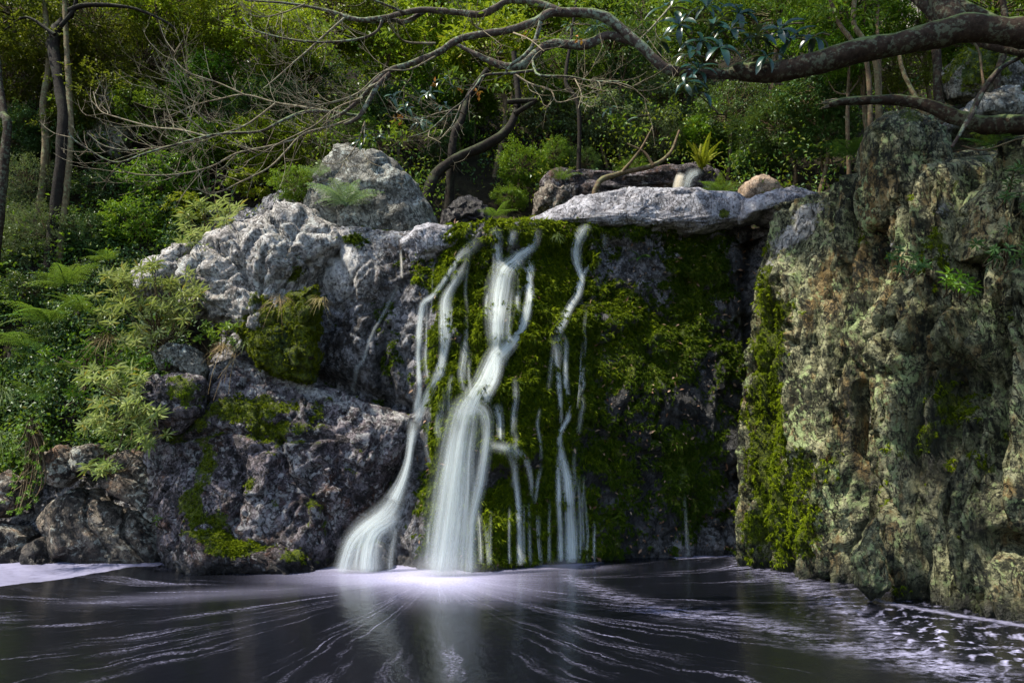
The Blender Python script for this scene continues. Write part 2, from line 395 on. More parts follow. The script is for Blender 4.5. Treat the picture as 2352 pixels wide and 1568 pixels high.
# ------------------------------------------------------------------ rock shapes
def rockify(V, N, seed, amp=1.0, scale=1.0, stretch=(1, 1, 1), crack=1.0, fine=1.0, facet=1.0):
    """displacement for every vertex along its normal: blocks with recessed joints, lumps and grain"""
    st = np.array(stretch) * scale; p = V * st + seed * 3.7
    w = np.stack([fbm(p * 1.3, 3, seed + 50), fbm(p * 1.3 + 9, 3, seed + 60), fbm(p * 1.3 + 19, 3, seed + 70)], 1) * .35
    F1, F2, cid, dv = voro((p + w) * 1.25, seed)
    tilt = (dv * (np.stack([np.sin(cid * 91), np.sin(cid * 57), np.sin(cid * 33)], 1))).sum(1)
    d = .20 * fbm(p * .55, 3, seed + 3)
    d += facet * (.10 * (cid - .5) + .11 * tilt) * sstep(0, .12, F2 - F1) - crack * .11 * np.exp(-(F2 - F1) / .035)
    G1, G2, c2, _ = voro((p + w * .6) * 3.4, seed + 9)
    d += facet * .055 * (c2 - .5) * sstep(0, .08, G2 - G1) - crack * .05 * np.exp(-(G2 - G1) / .05)
    d += fine * .03 * (.35 - np.abs(fbm(p * 4.6 + 5, 3, seed + 12)))
    d += fine * (.045 * fbm(p * 3.2, 3, seed + 5) + .020 * fbm(p * 11, 3, seed + 7))
    return d * amp / scale
def rock_attrs(V, N, seed, moss=(), mossbase=-.6, up=.5, wet=(), wetbase=0.0, waterline=True, pale=()):
    u, v = proj(V)
    m = mossbase + up * N[:, 2] + .30 * fbm(V * 1.7, 3, seed + 80) + .55 * fbm(V * 4.2, 3, seed + 84) + spots(u, v, moss) * 1.35
    w = wetbase + spots(u, v, wet)
    if waterline:
        w = np.maximum(w, np.exp(-np.maximum(V[:, 2] - .06, 0) / .14)); m = m - .8 * (V[:, 2] < .05)
    pl_ = np.zeros(len(u))
    for ln_, wd_, st_ in pale: pl_ = np.maximum(pl_, st_ * np.exp(-(seg_dist(u, v, ln_) / wd_) ** 2))
    return {'pale': pl_, 'moss': np.clip(m, -1, 1.3), 'wet': np.clip(w + .25 * fbm(V * 3, 2, seed + 90) * (w > .05), 0, 1)}
_ico = {}
def ico(sub):
    if sub not in _ico:
        import bmesh
        bm = bmesh.new(); bmesh.ops.create_icosphere(bm, subdivisions=sub, radius=1.0)
        V = np.array([v.co[:] for v in bm.verts]); Q = np.array([[v.index for v in f.verts] for f in bm.faces]); bm.free()
        _ico[sub] = (V / np.linalg.norm(V, axis=1, keepdims=True), Q)
    return _ico[sub]
def boulder(name, label, outline, Y, depth, mat, seed, cat='boulder', sub=5, power=2.6, amp=1.0, scale=1.0, stretch=(1, 1, 1), tilt=0.0,
            moss=(), mossbase=-.6, up=.5, wet=(), wetbase=0.0, crack=1.35, group=None, creases=(), facet=1.6, fine=1.0, parent=None, pale=()):
    """closed rock whose front outline follows the polygon; it has real depth and bulges toward the viewer"""
    pts = np.array([P(a, b, Y) for a, b in outline]); X, Z = pts[:, 0], pts[:, 2]
    A = 0; cx = cz = 0
    for k in range(len(X)):
        q = (k + 1) % len(X); w = X[k] * Z[q] - X[q] * Z[k]; A += w; cx += (X[k] + X[q]) * w; cz += (Z[k] + Z[q]) * w
    cx /= 3 * A; cz /= 3 * A
    D, Q = ico(sub)
    th = np.arctan2(D[:, 2], D[:, 0]); rr = np.full(len(D), 0.0)
    ca, sa = np.cos(th), np.sin(th)
    for k in range(len(X)):                                   # ray / edge crossing, farthest hit
        q = (k + 1) % len(X); ax, az = X[k] - cx, Z[k] - cz; bx, bz = X[q] - X[k], Z[q] - Z[k]
        den = ca * bz - sa * bx; den = np.where(np.abs(den) < 1e-9, 1e-9, den)
        t = (ax * bz - az * bx) / den; s = (ax * sa - az * ca) / den
        rr = np.where((s >= -1e-6) & (s <= 1 + 1e-6) & (t > 0), np.maximum(rr, t), rr)
    rho = np.hypot(D[:, 0], D[:, 2]) + 1e-9
    k = 1.0 / (rho ** power + np.abs(D[:, 1]) ** power) ** (1 / power)
    V = np.stack([cx + ca * rr * rho * k, Y + D[:, 1] * k * depth, cz + sa * rr * rho * k], 1)
    V[:, 1] += tilt * (V[:, 2] - cz)
    N = vnormals(V, Q)
    edge = np.clip(np.abs(D[:, 1]) * 1.6 + .35, 0, 1)
    d = rockify(V, N, seed, amp, scale, stretch, crack, fine, facet) * edge
    for pl, wd, dp in creases:
        u, v = proj(V); d = d - dp * np.exp(-(seg_dist(u, v, pl) / wd) ** 2) * (N[:, 1] < .3)
    V = V + N * d[:, None]; N = vnormals(V, Q)
    at = rock_attrs(V, N, seed, moss, mossbase, up, wet, wetbase, True, pale)
    o = link(name, mk_mesh(name, V, Q, None, at), mat, parent)
    if label: tag(o, label, cat, group)
    return o, V, N, Q, at

# ---- the main rock face behind the pool
XS = np.arange(-9.6, 4.0, .024); ZS = np.arange(-.4, 4.95, .024)
gx, gz = np.meshgrid(XS, ZS)
def ztop(x): return np.interp(x, [-9, -3.2, -2.6, -1.4, -.9, 0, .6, 1.2, 4], [9, 9, 4.15, 4.0, 3.95, 4.08, 4.16, 4.26, 4.26])
def bankw(x): return 1 - sstep(-4.2, -3.0, x)
def wall_base(x, z):
    b = bankw(x)
    yc = np.interp(x, [-3, -2.2, -1.4, -.8, 0, .8, 1.5, 2.4, 3.2], [8.2, 8.15, 8.0, 7.72, 7.72, 7.9, 8.05, 8.35, 8.35])
    yc = yc + .15 * z + .012 * z * z + .16 * np.sin(z * 2.1 + x * .8) * .4
    yc = yc + 3.2 * np.maximum(0, z - ztop(x)) - .10 * np.exp(-((z - ztop(x) + .1) / .22) ** 2)
    yb = 8.25 + .42 * z
    return yc * (1 - b) + yb * b
x1, z1 = gx.ravel(), gz.ravel(); y1 = wall_base(x1, z1)
V0 = np.stack([x1, y1, z1], 1); u0, v0 = proj(V0)
d = rockify(V0, None, 11, .85, 1.0, (1.1, 1, .8), .9) * (1 + .5 * bankw(x1))
# mossy buttress, ledges where the water leaves the rock, recess on the lower right
d += .26 * spots(u0, v0, [(1150, 880, 170, 420, 1.0)]) + .16 * spots(u0, v0, [(1030, 1130, 110, 260, 1.0, -12)])
d += .20 * spots(u0, v0, [(1095, 935, 75, 60, 1.0), (1160, 1035, 80, 38, 1.0)]) - .16 * spots(u0, v0, [(1060, 1160, 110, 150, 1.0), (1620, 1180, 130, 160, 1.0), (1715, 800, 50, 330, 1.0)])
d += .34 * spots(u0, v0, [(830, 690, 115, 210, 1.3)])
d += .14 * spots(u0, v0, [(830, 600, 120, 60, 1.0), (1500, 760, 140, 230, 1.0)])
# steps down the face, soft horizontal treads
stepz = (z1 * 1.55 + .5 * fbm(np.stack([x1 * .9, z1 * .3, x1 * 0], 1), 3, 5)); fr = stepz - np.floor(stepz)
d += .05 * (sstep(.0, .75, 1 - fr) - .5) * (1 - bankw(x1)) * (1 + fbm(np.stack([x1 * 1.7, z1, x1 * 0], 1), 2, 6)) * sstep(-1.5, -1.0, x1)
for pl, wd, dp in [([(735, 560), (700, 640), (690, 760), (700, 860)], 9, .16), ([(820, 700), (760, 760), (740, 850)], 8, .07), ([(960, 640), (905, 690), (880, 760)], 9, .08),
                   ([(1745, 480), (1720, 640), (1735, 900), (1712, 1100)], 14, .18), ([(900, 760), (870, 870), (885, 940)], 9, .09), ([(700, 850), (780, 885), (860, 915), (940, 940)], 16, .22), ([(790, 600), (830, 680), (800, 760), (830, 840)], 6, .08), ([(720, 700), (790, 720), (870, 700)], 5, .06), ([(860, 560), (880, 640), (850, 720)], 5, .06)]:
    d -= dp * np.exp(-(seg_dist(u0, v0, pl) / wd) ** 2)
MOSS_WALL = [(1100, 700, 90, 160, 1.0), (1040, 830, 60, 110, 1.0), (1230, 760, 70, 190, 1.0), (1190, 950, 110, 120, .95), (1020, 1150, 60, 130, 1.0, 8), (1270, 540, 45, 40, 1.0),
             (980, 560, 40, 30, .9), (960, 610, 25, 50, .8), (1590, 610, 60, 70, 1.0), (1480, 840, 130, 180, .75), (1590, 760, 40, 160, .75), (1420, 1020, 110, 140, .7), (1240, 1150, 130, 120, .75),
             (1560, 1080, 90, 150, .65), (900, 740, 25, 50, .7), (905, 850, 30, 60, .8), (800, 548, 40, 14, .9), (1480, 530, 130, 18, .8), (1640, 1000, 40, 160, .55), (690, 640, 45, 60, 1.0, 30), (610, 710, 60, 50, 1.0), (640, 800, 70, 45, 1.0), (690, 860, 50, 50, .7),
             (1060, 560, 35, 25, .7), (1380, 620, 40, 80, .5), (1040, 1010, 60, 60, .9), (1560, 640, 90, 60, .7), (1350, 1270, 60, 12, .8), (860, 1180, 40, 60, .6)]
mossv = spots(u0, v0, MOSS_WALL)
bmp = fbm(np.stack([x1, y1, z1 * .8], 1) * 7.5, 3, 33)
d += sstep(.3, .7, mossv) * (.035 + .05 * np.abs(bmp))
y2 = y1 - d
V = np.stack([x1, y2, z1], 1); nxn, nzn = len(XS), len(ZS)
Q = gridfaces(nxn, nzn)
N = vnormals(V, Q)
WALLY = y2.reshape(nzn, nxn)
at = rock_attrs(V, N, 11, MOSS_WALL, -.55 - .15 * bankw(x1) + (.80 + .80 * fbm(V * np.array([1.6, 1, 1.1]), 4, 77) + .22 * sstep(1380, 1280, u0) - .42 * sstep(1400, 1540, u0) * sstep(780, 980, v0)) * sstep(960, 1020, u0) * sstep(1740, 1640, u0), .45, [(1250, 1000, 280, 460, 1.0), (1500, 1000, 230, 420, 1.1), (1680, 900, 130, 400, 1.1), (880, 820, 60, 160, .5), (780, 620, 60, 60, .3)], .05)
at['pale'] = spots(u0, v0, [(800, 620, 130, 120, .62), (860, 560, 100, 40, .5), (1480, 560, 60, 30, .3)])
at['soil'] = np.where((u0 < 470), 1.0, 0) * sstep(1120, 1000, v0) + .0
o = link('cliff', mk_mesh('cliff', V, Q, None, at), R_WALL); tag(o, 'wet dark rock face behind the pool that the waterfall runs down', kind='structure')
WALL_ATT = at
def wall_y(x, z):
    fx = np.clip((np.asarray(x) - XS[0]) / .024, 0, nxn - 1.001); fz = np.clip((np.asarray(z) - ZS[0]) / .024, 0, nzn - 1.001)
    i = fx.astype(int); j = fz.astype(int); a = fx - i; b = fz - j
    return (WALLY[j, i] * (1 - a) + WALLY[j, i + 1] * a) * (1 - b) + (WALLY[j + 1, i] * (1 - a) + WALLY[j + 1, i + 1] * a) * b
def on_wall(u, v, off=0.03):
    """where the sight line first meets the rock face, brought forward by off"""
    Y = np.arange(6.6, 10.0, .02); dx, dy, dz = ray(u, v)
    x = dx / dy * Y; z = EYE + dz / dy * Y; w = wall_y(x, z)
    k = np.argmax(Y >= w)
    if Y[k] < w[k]: k = 80
    return P(u, v, Y[k] - off)

# ---- the cliff on the right, its own frame: s along its foot, h out of the face
A0 = np.array([2.69, 8.15]); td = np.array([.471, -.882]); nd_ = np.array([-.882, -.471])
SS = np.arange(-1.1, 5.4, .022); ZR = np.arange(-.4, 5.6, .022)
gs, gz = np.meshgrid(SS, ZR); s1, z1 = gs.ravel(), gz.ravel()
zt = np.interp(s1, [-1, 0, .5, 1, 1.6, 2.2, 3, 4, 5.4], [4.1, 4.15, 4.3, 4.4, 4.35, 4.1, 4.15, 3.95, 3.9])
h = -(.04 * z1 + .035 * z1 ** 2) - 3.0 * np.maximum(0, z1 - zt) - 1.5 * np.maximum(0, .25 - s1) ** 1.6
h += .16 * (1 - np.abs(np.sin((s1 * 1.9 + .35 * fbm(np.stack([s1 * 1.2, z1 * .45, s1 * 0], 1), 3, 41)) * 1.7)))
base = np.stack([A0[0] + td[0] * s1 + nd_[0] * h, A0[1] + td[1] * s1 + nd_[1] * h, z1], 1)
ur, vr = proj(base)
pn = np.stack([s1 * 1.0, z1 * 0, z1 * 1.0], 1)
rib = fbm(pn * np.array([2.1, 1, .33]) + .8, 4, 43)
h += .42 * (.5 - np.abs(rib)) - .26 * np.exp(-(np.abs(rib) / .055) ** 2)
h += rockify(pn, None, 45, .75, 1.3, (1.8, 1, .24), 1.2, 1.5, .9)
ck = fbm(np.stack([s1 * 3.1 + .35 * fbm(pn * np.array([1.5, 1, .8]), 2, 48), s1 * 0, z1 * .22], 1), 3, 49)
h -= .16 * np.exp(-(np.abs(ck) / .03) ** 2)
h += .045 * (.4 - np.abs(fbm(pn * np.array([10, 1, 6]), 3, 51)))
h += .10 * (.35 - np.abs(fbm(pn * np.array([6.5, 1, 1.1]), 3, 46)))
for pl, wd, dp in [([(1915, 610), (1919, 698), (1905, 797), (1887, 892), (1862, 997)], 11, .26), ([(1975, 892), (1957, 1032), (2010, 1110), (2050, 1180)], 13, .28),
                   ([(2165, 653), (2168, 702), (2116, 769), (2105, 821), (2087, 927), (2070, 1032)], 14, .30), ([(2260, 520), (2230, 640), (2235, 760)], 13, .25),
                   ([(2316, 797), (2291, 927), (2270, 1053), (2300, 1200)], 16, .30), ([(1990, 460), (1975, 520), (1985, 600)], 10, .2),
                   ([(1800, 700), (1785, 760), (1830, 790)], 8, .12), ([(1965, 1250), (1990, 1180), (2010, 1260), (2020, 1330)], 9, .2),
                   ([(1850, 1050), (1860, 1200), (1880, 1300)], 10, .14), ([(2270, 1240), (2352, 1275)], 18, .3), ([(2090, 1150), (2120, 1300)], 10, .16)]:
    h -= dp * np.exp(-(seg_dist(ur, vr, pl) / wd) ** 2)
h -= .6 * spots(ur, vr, [(2190, 880, 75, 60, 1.0), (2150, 1010, 60, 110, .6), (2330, 1260, 60, 30, .6)]) 
h += .20 * spots(ur, vr, [(2050, 780, 60, 80, 1.0), (2240, 780, 40, 45, 1.0), (1820, 650, 45, 60, .8), (2330, 1150, 50, 90, 1.0), (1760, 1180, 60, 90, .6)])
V = np.stack([A0[0] + td[0] * s1 + nd_[0] * h, A0[1] + td[1] * s1 + nd_[1] * h, z1], 1)
Qr = gridfaces(len(SS), len(ZR)); N = vnormals(V, Qr)
MOSS_R = [(1768, 800, 34, 190, 1.7), (1758, 1050, 42, 180, 1.7), (1800, 1200, 90, 100, 1.6), (1900, 1340, 30, 14, 1.3), (1850, 1120, 30, 120, .7), (2120, 980, 60, 110, .6), (2200, 900, 70, 60, .6),
          (2060, 1350, 60, 16, .8), (1990, 560, 30, 80, .45), (2180, 600, 60, 60, .5), (2030, 1180, 20, 80, .5), (2000, 480, 60, 40, .45)]
at = rock_attrs(V, N, 45, MOSS_R, -.35, .4, [(1740, 1000, 40, 400, .4), (2150, 1040, 80, 170, 1.0), (2200, 880, 80, 55, 1.0), (2020, 1150, 40, 110, .6), (2250, 1180, 50, 120, .7), (1960, 940, 18, 120, .7)], 0)  # strong wet spots paint shade into recesses and crevices; left strip is damp
at['pale'] = spots(ur, vr, [(1835, 540, 60, 22, 1.3, -50), (1785, 640, 26, 70, .75), (1860, 490, 40, 18, 1.0, -30), (2040, 570, 30, 22, .7), (2180, 480, 22, 30, .5), (2010, 960, 20, 90, .35), (1900, 1150, 40, 120, .3)]) * .9
o = link('cliff', mk_mesh('cliff', V, Qr, None, at), R_CLIFF); tag(o, 'lichen green cliff with upright ribs along the right of the pool', kind='structure')
RV, RN, RATT = V, N, at
def behind_right(x, y): return -((x - A0[0]) * nd_[0] + (y - A0[1]) * nd_[1])

# ---- hillside behind
def G(x, y):
    x = np.asarray(x, float); y = np.asarray(y, float)
    g = 3.75 + .42 * (np.minimum(y, 12.5) - 8.7) + 1.0 * np.maximum(0, y - 12.5)
    g = g + .62 * np.maximum(0, np.abs(x - 1.0) - 3.0) * sstep(8, 9.5, y)
    bank = (y - 8.25) / .42 - .35
    g = np.where(x < -3.0, np.minimum(g, bank), g)
    dr = behind_right(x, y)
    right = (dr > 0) & (x > 2.5)
    g = np.where(right, np.maximum(g * sstep(7.5, 9.5, y), 3.9 + .75 * np.maximum(0, dr - 1.6)), g)
    return g
HX = np.arange(-30, 30, .16); HY = np.arange(2.0, 42, .16)
hx, hy = np.meshgrid(HX, HY); hx, hy = hx.ravel(), hy.ravel()
hz = G(hx, hy) + .22 * fbm(np.stack([hx, hy, hx * 0], 1) * .8, 4, 71)
Qh = gridfaces(len(HX), len(HY))
dr = behind_right(hx, hy)
ok = ((hy > 9.3) & (hx < -2.6)) | ((hy > 8.95) & (hx >= -2.6)) | ((dr > 1.25) & (hx > 2.5))
Qh = Qh[ok[Qh].all(1)]
o = link('hillside', mk_mesh('hillside', np.stack([hx, hy, hz], 1), Qh), SOIL); tag(o, kind='structure')

# ---- pool
PX = np.arange(-12.0, 9.0, .06); PY = np.arange(-3.0, 9.3, .06)
px, py = np.meshgrid(PX, PY); px, py = px.ravel(), py.ravel()
VP = np.stack([px, py, px * 0], 1); up_, vp_ = proj(VP)
I0 = P(1000, 1318, 7.3)[:2]; I1 = P(1310, 1300, 7.75)[:2]
dx, dy = px - I0[0], py - I0[1]; r = np.hypot(dx, dy) + 1e-4; th = np.arctan2(dx, -dy)
th2 = th - .085 * r * np.sin(th) - .02 * r * r * np.sin(th) * .3
# density of foam and painted haze: bright where the water lands, thinning outwards; bands
den = 1.0 * np.exp(-(r / .5) ** 1.1) + .40 * np.exp(-r / 1.2)
dx1, dy1 = px - I1[0], py - I1[1]; den += .55 * np.exp(-np.hypot(dx1 * .6, dy1 * 1.6) / .4)
il = P(830, 1298, 7.7)[:2]; den += .85 * np.exp(-np.hypot((px - il[0]) * .6, (py - il[1]) * 1.8) / .4)
vis = vp_ > 1200
den += .40 * np.where(vis, spots(up_, vp_, [(400, 1370, 420, 22, 1.0, -4), (150, 1350, 300, 14, .6, -4), (800, 1330, 280, 22, 1.0), (1080, 1350, 260, 40, .8)]), 0)
band = .9 * np.where(vis, np.exp(-(seg_dist(up_, vp_, [(1300, 1325), (1400, 1365), (1520, 1400), (1700, 1420), (1880, 1470), (2100, 1520), (2352, 1568)]) / (9 + .05 * (vp_ - 1300))) ** 2), 0)
band += .9 * np.where(vis, np.exp(-(seg_dist(up_, vp_, [(1700, 1290), (1800, 1320), (1950, 1400), (2050, 1480), (2250, 1568)]) / 22) ** 2), 0)
den += .22 * np.where(vis, spots(up_, vp_, [(500, 1480, 500, 60, .5, -12), (1080, 1480, 200, 110, 1.0), (2050, 1500, 330, 40, .8, 15)]), 0)  # middle spot paints in the hazy reflection of the falls
sol = np.where(inpoly(up_, vp_, [(-900, 1240), (420, 1240), (430, 1296), (300, 1302), (170, 1325), (0, 1347), (-900, 1420)]), 1.0, 0) * sstep(470, 300, up_)
for pl in ([(600, 1290), (700, 1294), (800, 1296)], [(1110, 1296), (1300, 1298), (1380, 1290)], [(1550, 1280), (1700, 1273)], [(1990, 1372), (2080, 1392), (2200, 1412), (2352, 1436), (2700, 1490)]):
    sol = np.maximum(sol, np.exp(-(seg_dist(up_, vp_, pl) / 5) ** 2))
blo = np.where(vis, spots(up_, vp_, [(2190, 1470, 200, 55, 1.1, 14), (2330, 1500, 120, 60, 1.0), (1980, 1410, 90, 22, .5, 25)]), 0)
o = link('pool_water', mk_mesh('pool_water', VP, gridfaces(len(PX), len(PY)), None, {'flow': th2, 'rad': r, 'foam': den, 'solid': sol, 'blot': blo, 'band': band}))
def pool_mat():
    m = M('pool_water'); fl = m.attr('flow'); rd = m.attr('rad'); c = m.coord()
    wob = m.math('MULTIPLY', m.math('SUBTRACT', m.noise(c, 1.1, 5, .6), .5), .13)
    fw = m.math('ADD', fl, wob)
    def streak(kf, kr, det, rough, z=0.0):
        cb = m.n('CombineXYZ'); m.l(m.math('MULTIPLY', fw, kf), cb.inputs[0]); m.l(m.math('MULTIPLY', rd, kr), cb.inputs[1]); cb.inputs[2].default_value = z
        return m.noise(cb.outputs[0], 1.0, det, rough)
    s1 = streak(9, .30, 6, .62); s2 = streak(46, .7, 4, .7, 4.0); s3 = streak(20, .32, 2, .5, 9.0)
    grain = m.noise(c, 42, 3, .7)
    den = m.attr('foam')
    thin = m.sm(m.math('ABSOLUTE', m.math('SUBTRACT', s3, .5)), .055, .0)       # separate narrow foam trails
    thin = m.math('MULTIPLY', m.math('MULTIPLY', thin, m.sm(rd, .5, 1.4)), m.sm(s1, .50, .62)); thin = m.math('MULTIPLY', thin, m.ramp(grain, [(.42, .0), (.60, 1.0)]))
    base = m.math('MULTIPLY', den, m.math('ADD', .5, m.math('ADD', m.math('MULTIPLY', s1, .6), m.math('MULTIPLY', s2, .6))))
    nearm = m.sm(rd, 1.1, .25)
    base = m.math('ADD', m.math('MULTIPLY', base, m.math('SUBTRACT', 1.0, nearm)), m.math('MULTIPLY', m.math('MULTIPLY', den, m.math('ADD', .75, m.math('MULTIPLY', m.noise(c, 4, 5, .7), .7))), nearm))
    a = m.math('ADD', m.math('MULTIPLY', m.math('MULTIPLY', m.sm(base, .25, 1.7), m.ramp(grain, [(.35, .6), (.6, 1.0)])), .50), m.math('MULTIPLY', m.sm(den, .2, 1.5), .30))
    a = m.math('ADD', a, m.math('MULTIPLY', thin, .19)); 
    gb = m.math('ADD', m.math('MULTIPLY', m.noise(m.coord(scale=(.8, 1.6, 1)), 13, 5, .8), .6), m.math('MULTIPLY', s2, .4))
    a = m.math('ADD', a, m.math('MULTIPLY', m.math('MULTIPLY', m.attr('band'), m.sm(gb, .44, .62)), .34))
    far = m.sm(rd, .4, 1.3); a0 = a
    s4 = streak(70, .9, 3, .6, 13.0)
    a = m.math('ADD', a, m.math('MULTIPLY', m.math('MULTIPLY', m.sm(s4, .56, .72), m.sm(s1, .46, .60)), m.math('MULTIPLY', m.ramp(grain, [(.4, .1), (.6, 1.0)]), .26)))
    cb = m.n('CombineXYZ'); m.l(m.math('MULTIPLY', fw, 34), cb.inputs[0]); m.l(m.math('MULTIPLY', rd, 6), cb.inputs[1])
    bl = m.noise(cb.outputs[0], 1.9, 2, .5)
    a = m.math('ADD', a, m.math('MULTIPLY', m.attr('blot'), m.math('MULTIPLY', m.sm(bl, .52, .76), .8)))
    sol = m.math('ADD', m.attr('solid'), m.math('MULTIPLY', m.math('SUBTRACT', s2, .5), .5))
    a = m.math('MAXIMUM', a, m.math('MULTIPLY', m.sm(m.math('ADD', sol, m.math('MULTIPLY', m.math('SUBTRACT', m.noise(c, 9, 4, .7), .5), 1.1)), .35, 1.05), m.math('ADD', .08, m.math('MULTIPLY', s1, .55)))); a = m.math('MINIMUM', a, 1.0)
    rp = m.bump(m.math('ADD', m.math('MULTIPLY', s2, .6), m.noise(c, 7, 3, .6)), .12, .03)
    w = m.bsdf((.0035, .004, .006), .17, rp, .35); f = m.bsdf((.48, .47, .68), .8, None, .2)  # foam colour takes in the lavender reflection of the sky
    x = m.n('MixShader'); m.l(a, x.inputs[0]); m.l(w.outputs[0], x.inputs[1]); m.l(f.outputs[0], x.inputs[2])
    return m.done(x.outputs[0])
o.data.materials.append(pool_mat()); tag(o, kind='structure')
# ------------------------------------------------------------------ boulders and ledges
rk = boulder
rk('boulder', 'broad rounded lichen speckled boulder behind the pale cracked rock, with a fern at its foot', [(700, 520), (725, 440), (745, 385), (775, 345), (812, 338), (862, 358), (912, 384), (950, 415), (975, 452), (992, 490), (1005, 560), (900, 600), (760, 590)], 9.3, .7, R_LICH, 3, sub=6, power=3.0, amp=.45, moss=[(800, 350, 60, 20, .4)], up=.3, mossbase=-.5, crack=.5)
LV = rk('boulder', 'pale sunlit fractured rock at the upper left of the waterfall', [(400, 660), (425, 600), (480, 548), (520, 518), (575, 492), (625, 466), (690, 468), (745, 496), (780, 510), (810, 545), (800, 575), (760, 600), (735, 640), (710, 700), (680, 760), (640, 800), (560, 770), (470, 740)], 8.5, .62, R_WHITE, 7, sub=6, power=2.8, amp=.75, scale=1.5, crack=1.4, tilt=.35,
   creases=[([(480, 560), (545, 600), (565, 660), (555, 740)], 5, .10), ([(620, 470), (645, 540), (600, 600), (590, 680)], 5, .09), ([(700, 490), (655, 570), (720, 610)], 5, .09), ([(420, 620), (500, 630), (560, 600)], 5, .08), ([(590, 520), (660, 530), (760, 520)], 4, .06)],
   moss=[(690, 620, 45, 60, .9, 30), (600, 700, 50, 45, 1.0), (655, 780, 70, 40, 1.0), (790, 545, 50, 14, .8)], up=.15, mossbase=-.8)[1]
rk('boulder', 'low whitish rock with a mossy left end on the lip beside the falls', [(925, 560), (945, 528), (985, 518), (1040, 522), (1095, 528), (1150, 545), (1100, 575), (1020, 600), (950, 605)], 8.35, .35, R_SLAB, 9, sub=5, power=2.4, amp=.5, scale=2, moss=[(960, 580, 45, 30, 1.0), (1010, 600, 40, 14, .8)], up=.0)
rk('rock_slab', 'long pale grey rounded slab lying across the top of the falls', [(1180, 545), (1225, 508), (1262, 486), (1300, 462), (1352, 447), (1420, 436), (1490, 440), (1540, 448), (1620, 450), (1690, 456), (1712, 480), (1705, 525), (1600, 545), (1480, 548), (1380, 545), (1290, 545)], 9.12, .48, R_SLAB, 12, cat='slab', sub=6, power=3.6, amp=.6, scale=1.6, up=.0, tilt=.3, crack=.8, facet=1.0, moss=[(1660, 490, 20, 16, .9), (1500, 520, 140, 7, .7)])
rk('rock_slab', 'short grey slab at the right end of the lip against the green cliff', [(1690, 516), (1694, 470), (1740, 450), (1800, 447), (1880, 462), (1900, 485), (1850, 512), (1790, 522), (1740, 505)], 8.85, .42, R_SLAB, 14, cat='slab', sub=5, power=2.6, amp=.5, scale=1.8, up=.1, crack=.8)
rk('boulder', 'small tan boulder with an orange patch behind the short lip slab', [(1695, 465), (1698, 432), (1722, 414), (1752, 410), (1782, 424), (1800, 465)], 9.7, .3, R_TAN, 15, sub=4, amp=.4, scale=2, up=-.2)
rk('rock_ledge', 'flat dark stream ledge under the little upper cascade', [(1240, 500), (1248, 436), (1290, 418), (1400, 424), (1490, 410), (1540, 399), (1620, 392), (1650, 420), (1640, 470), (1450, 480)], 12.3, .8, R_LEDGE, 16, cat='ledge', sub=6, power=3, amp=.7, scale=1.5, stretch=(.5, 1, 2.4), crack=1.4, up=.1, wetbase=.25)
rk('boulder', 'dark angular rock beside the hollow at the head of the gully', [(1225, 500), (1235, 440), (1262, 425), (1300, 450), (1320, 500)], 10.8, .4, R_BROWN, 17, sub=5, amp=.8, scale=2)
rk('boulder', 'black stone added to darken the shadowed hollow left of the gully', [(1010, 540), (1015, 480), (1060, 455), (1120, 470), (1150, 530)], 10.4, .4, R_LEDGE, 18, sub=5, amp=.8, scale=1.5, wetbase=.8)  # blackened stone stands in for the shade of the hollow
rk('rock_buttress', 'big dark purple-brown rock with a pale sloping crest left of the falls', [(340, 1010), (350, 960), (400, 900), (470, 850), (540, 812), (620, 846), (700, 882), (800, 912), (880, 940), (948, 962), (945, 1010), (905, 1090), (862, 1180), (805, 1262), (770, 1330), (640, 1335), (430, 1330), (370, 1200), (345, 1090)], 8.2, .56, R_LEDGE, 21, cat='rock', sub=7, power=3.2, amp=.7, scale=1.5, tilt=.10, crack=1.1,
   moss=[(450, 960, 60, 40, .9), (560, 940, 120, 30, 1.0), (470, 1060, 35, 60, 1.0), (620, 990, 140, 45, .9), (450, 1150, 30, 90, .9), (500, 1200, 50, 50, .8), (740, 1180, 50, 70, .5), (640, 1290, 120, 20, .8), (800, 1110, 40, 60, .4), (400, 1000, 40, 20, .8), (560, 1120, 60, 60, .5)], up=.25, mossbase=-.30,
   pale=[([(470, 860), (540, 830), (620, 858), (700, 892), (800, 924), (880, 948), (950, 968)], 26, .52), ([(480, 900), (600, 905), (720, 935)], 20, .40)],  # crest lines: pale rock with sunlight put into the colour
   creases=[([(470, 860), (450, 930), (400, 980)], 12, .15), ([(380, 1010), (520, 985), (640, 1010), (760, 1000)], 8, .10), ([(520, 990), (560, 1100), (540, 1200)], 8, .09), ([(640, 1010), (660, 1090), (740, 1160), (760, 1250)], 8, .10), ([(700, 1080), (780, 1060), (860, 1090)], 7, .08), ([(760, 1030), (780, 1110), (830, 1160)], 9, .1), ([(860, 960), (870, 1040), (862, 1120)], 7, .08)])
rk('boulder', 'boulder thickly cushioned with bright moss in the cleft below the pale rock', [(552, 715), (575, 690), (610, 680), (650, 700), (690, 668), (728, 650), (738, 700), (722, 790), (712, 872), (650, 862), (600, 840), (566, 790)], 8.0, .22, R_LEDGE, 60, sub=6, amp=.7, scale=2.2, moss=[(640, 760, 110, 130, 1.5)], up=.3, mossbase=0)
rk('boulder', 'squarish ledge block with moss on its steps above the dark buttress', [(345, 960), (348, 900), (362, 870), (420, 862), (470, 880), (478, 950), (420, 985)], 7.85, .32, R_LEDGE, 22, sub=5, power=3.4, amp=.6, scale=2, moss=[(430, 900, 45, 40, 1.0), (400, 870, 40, 10, .8)], up=.3)
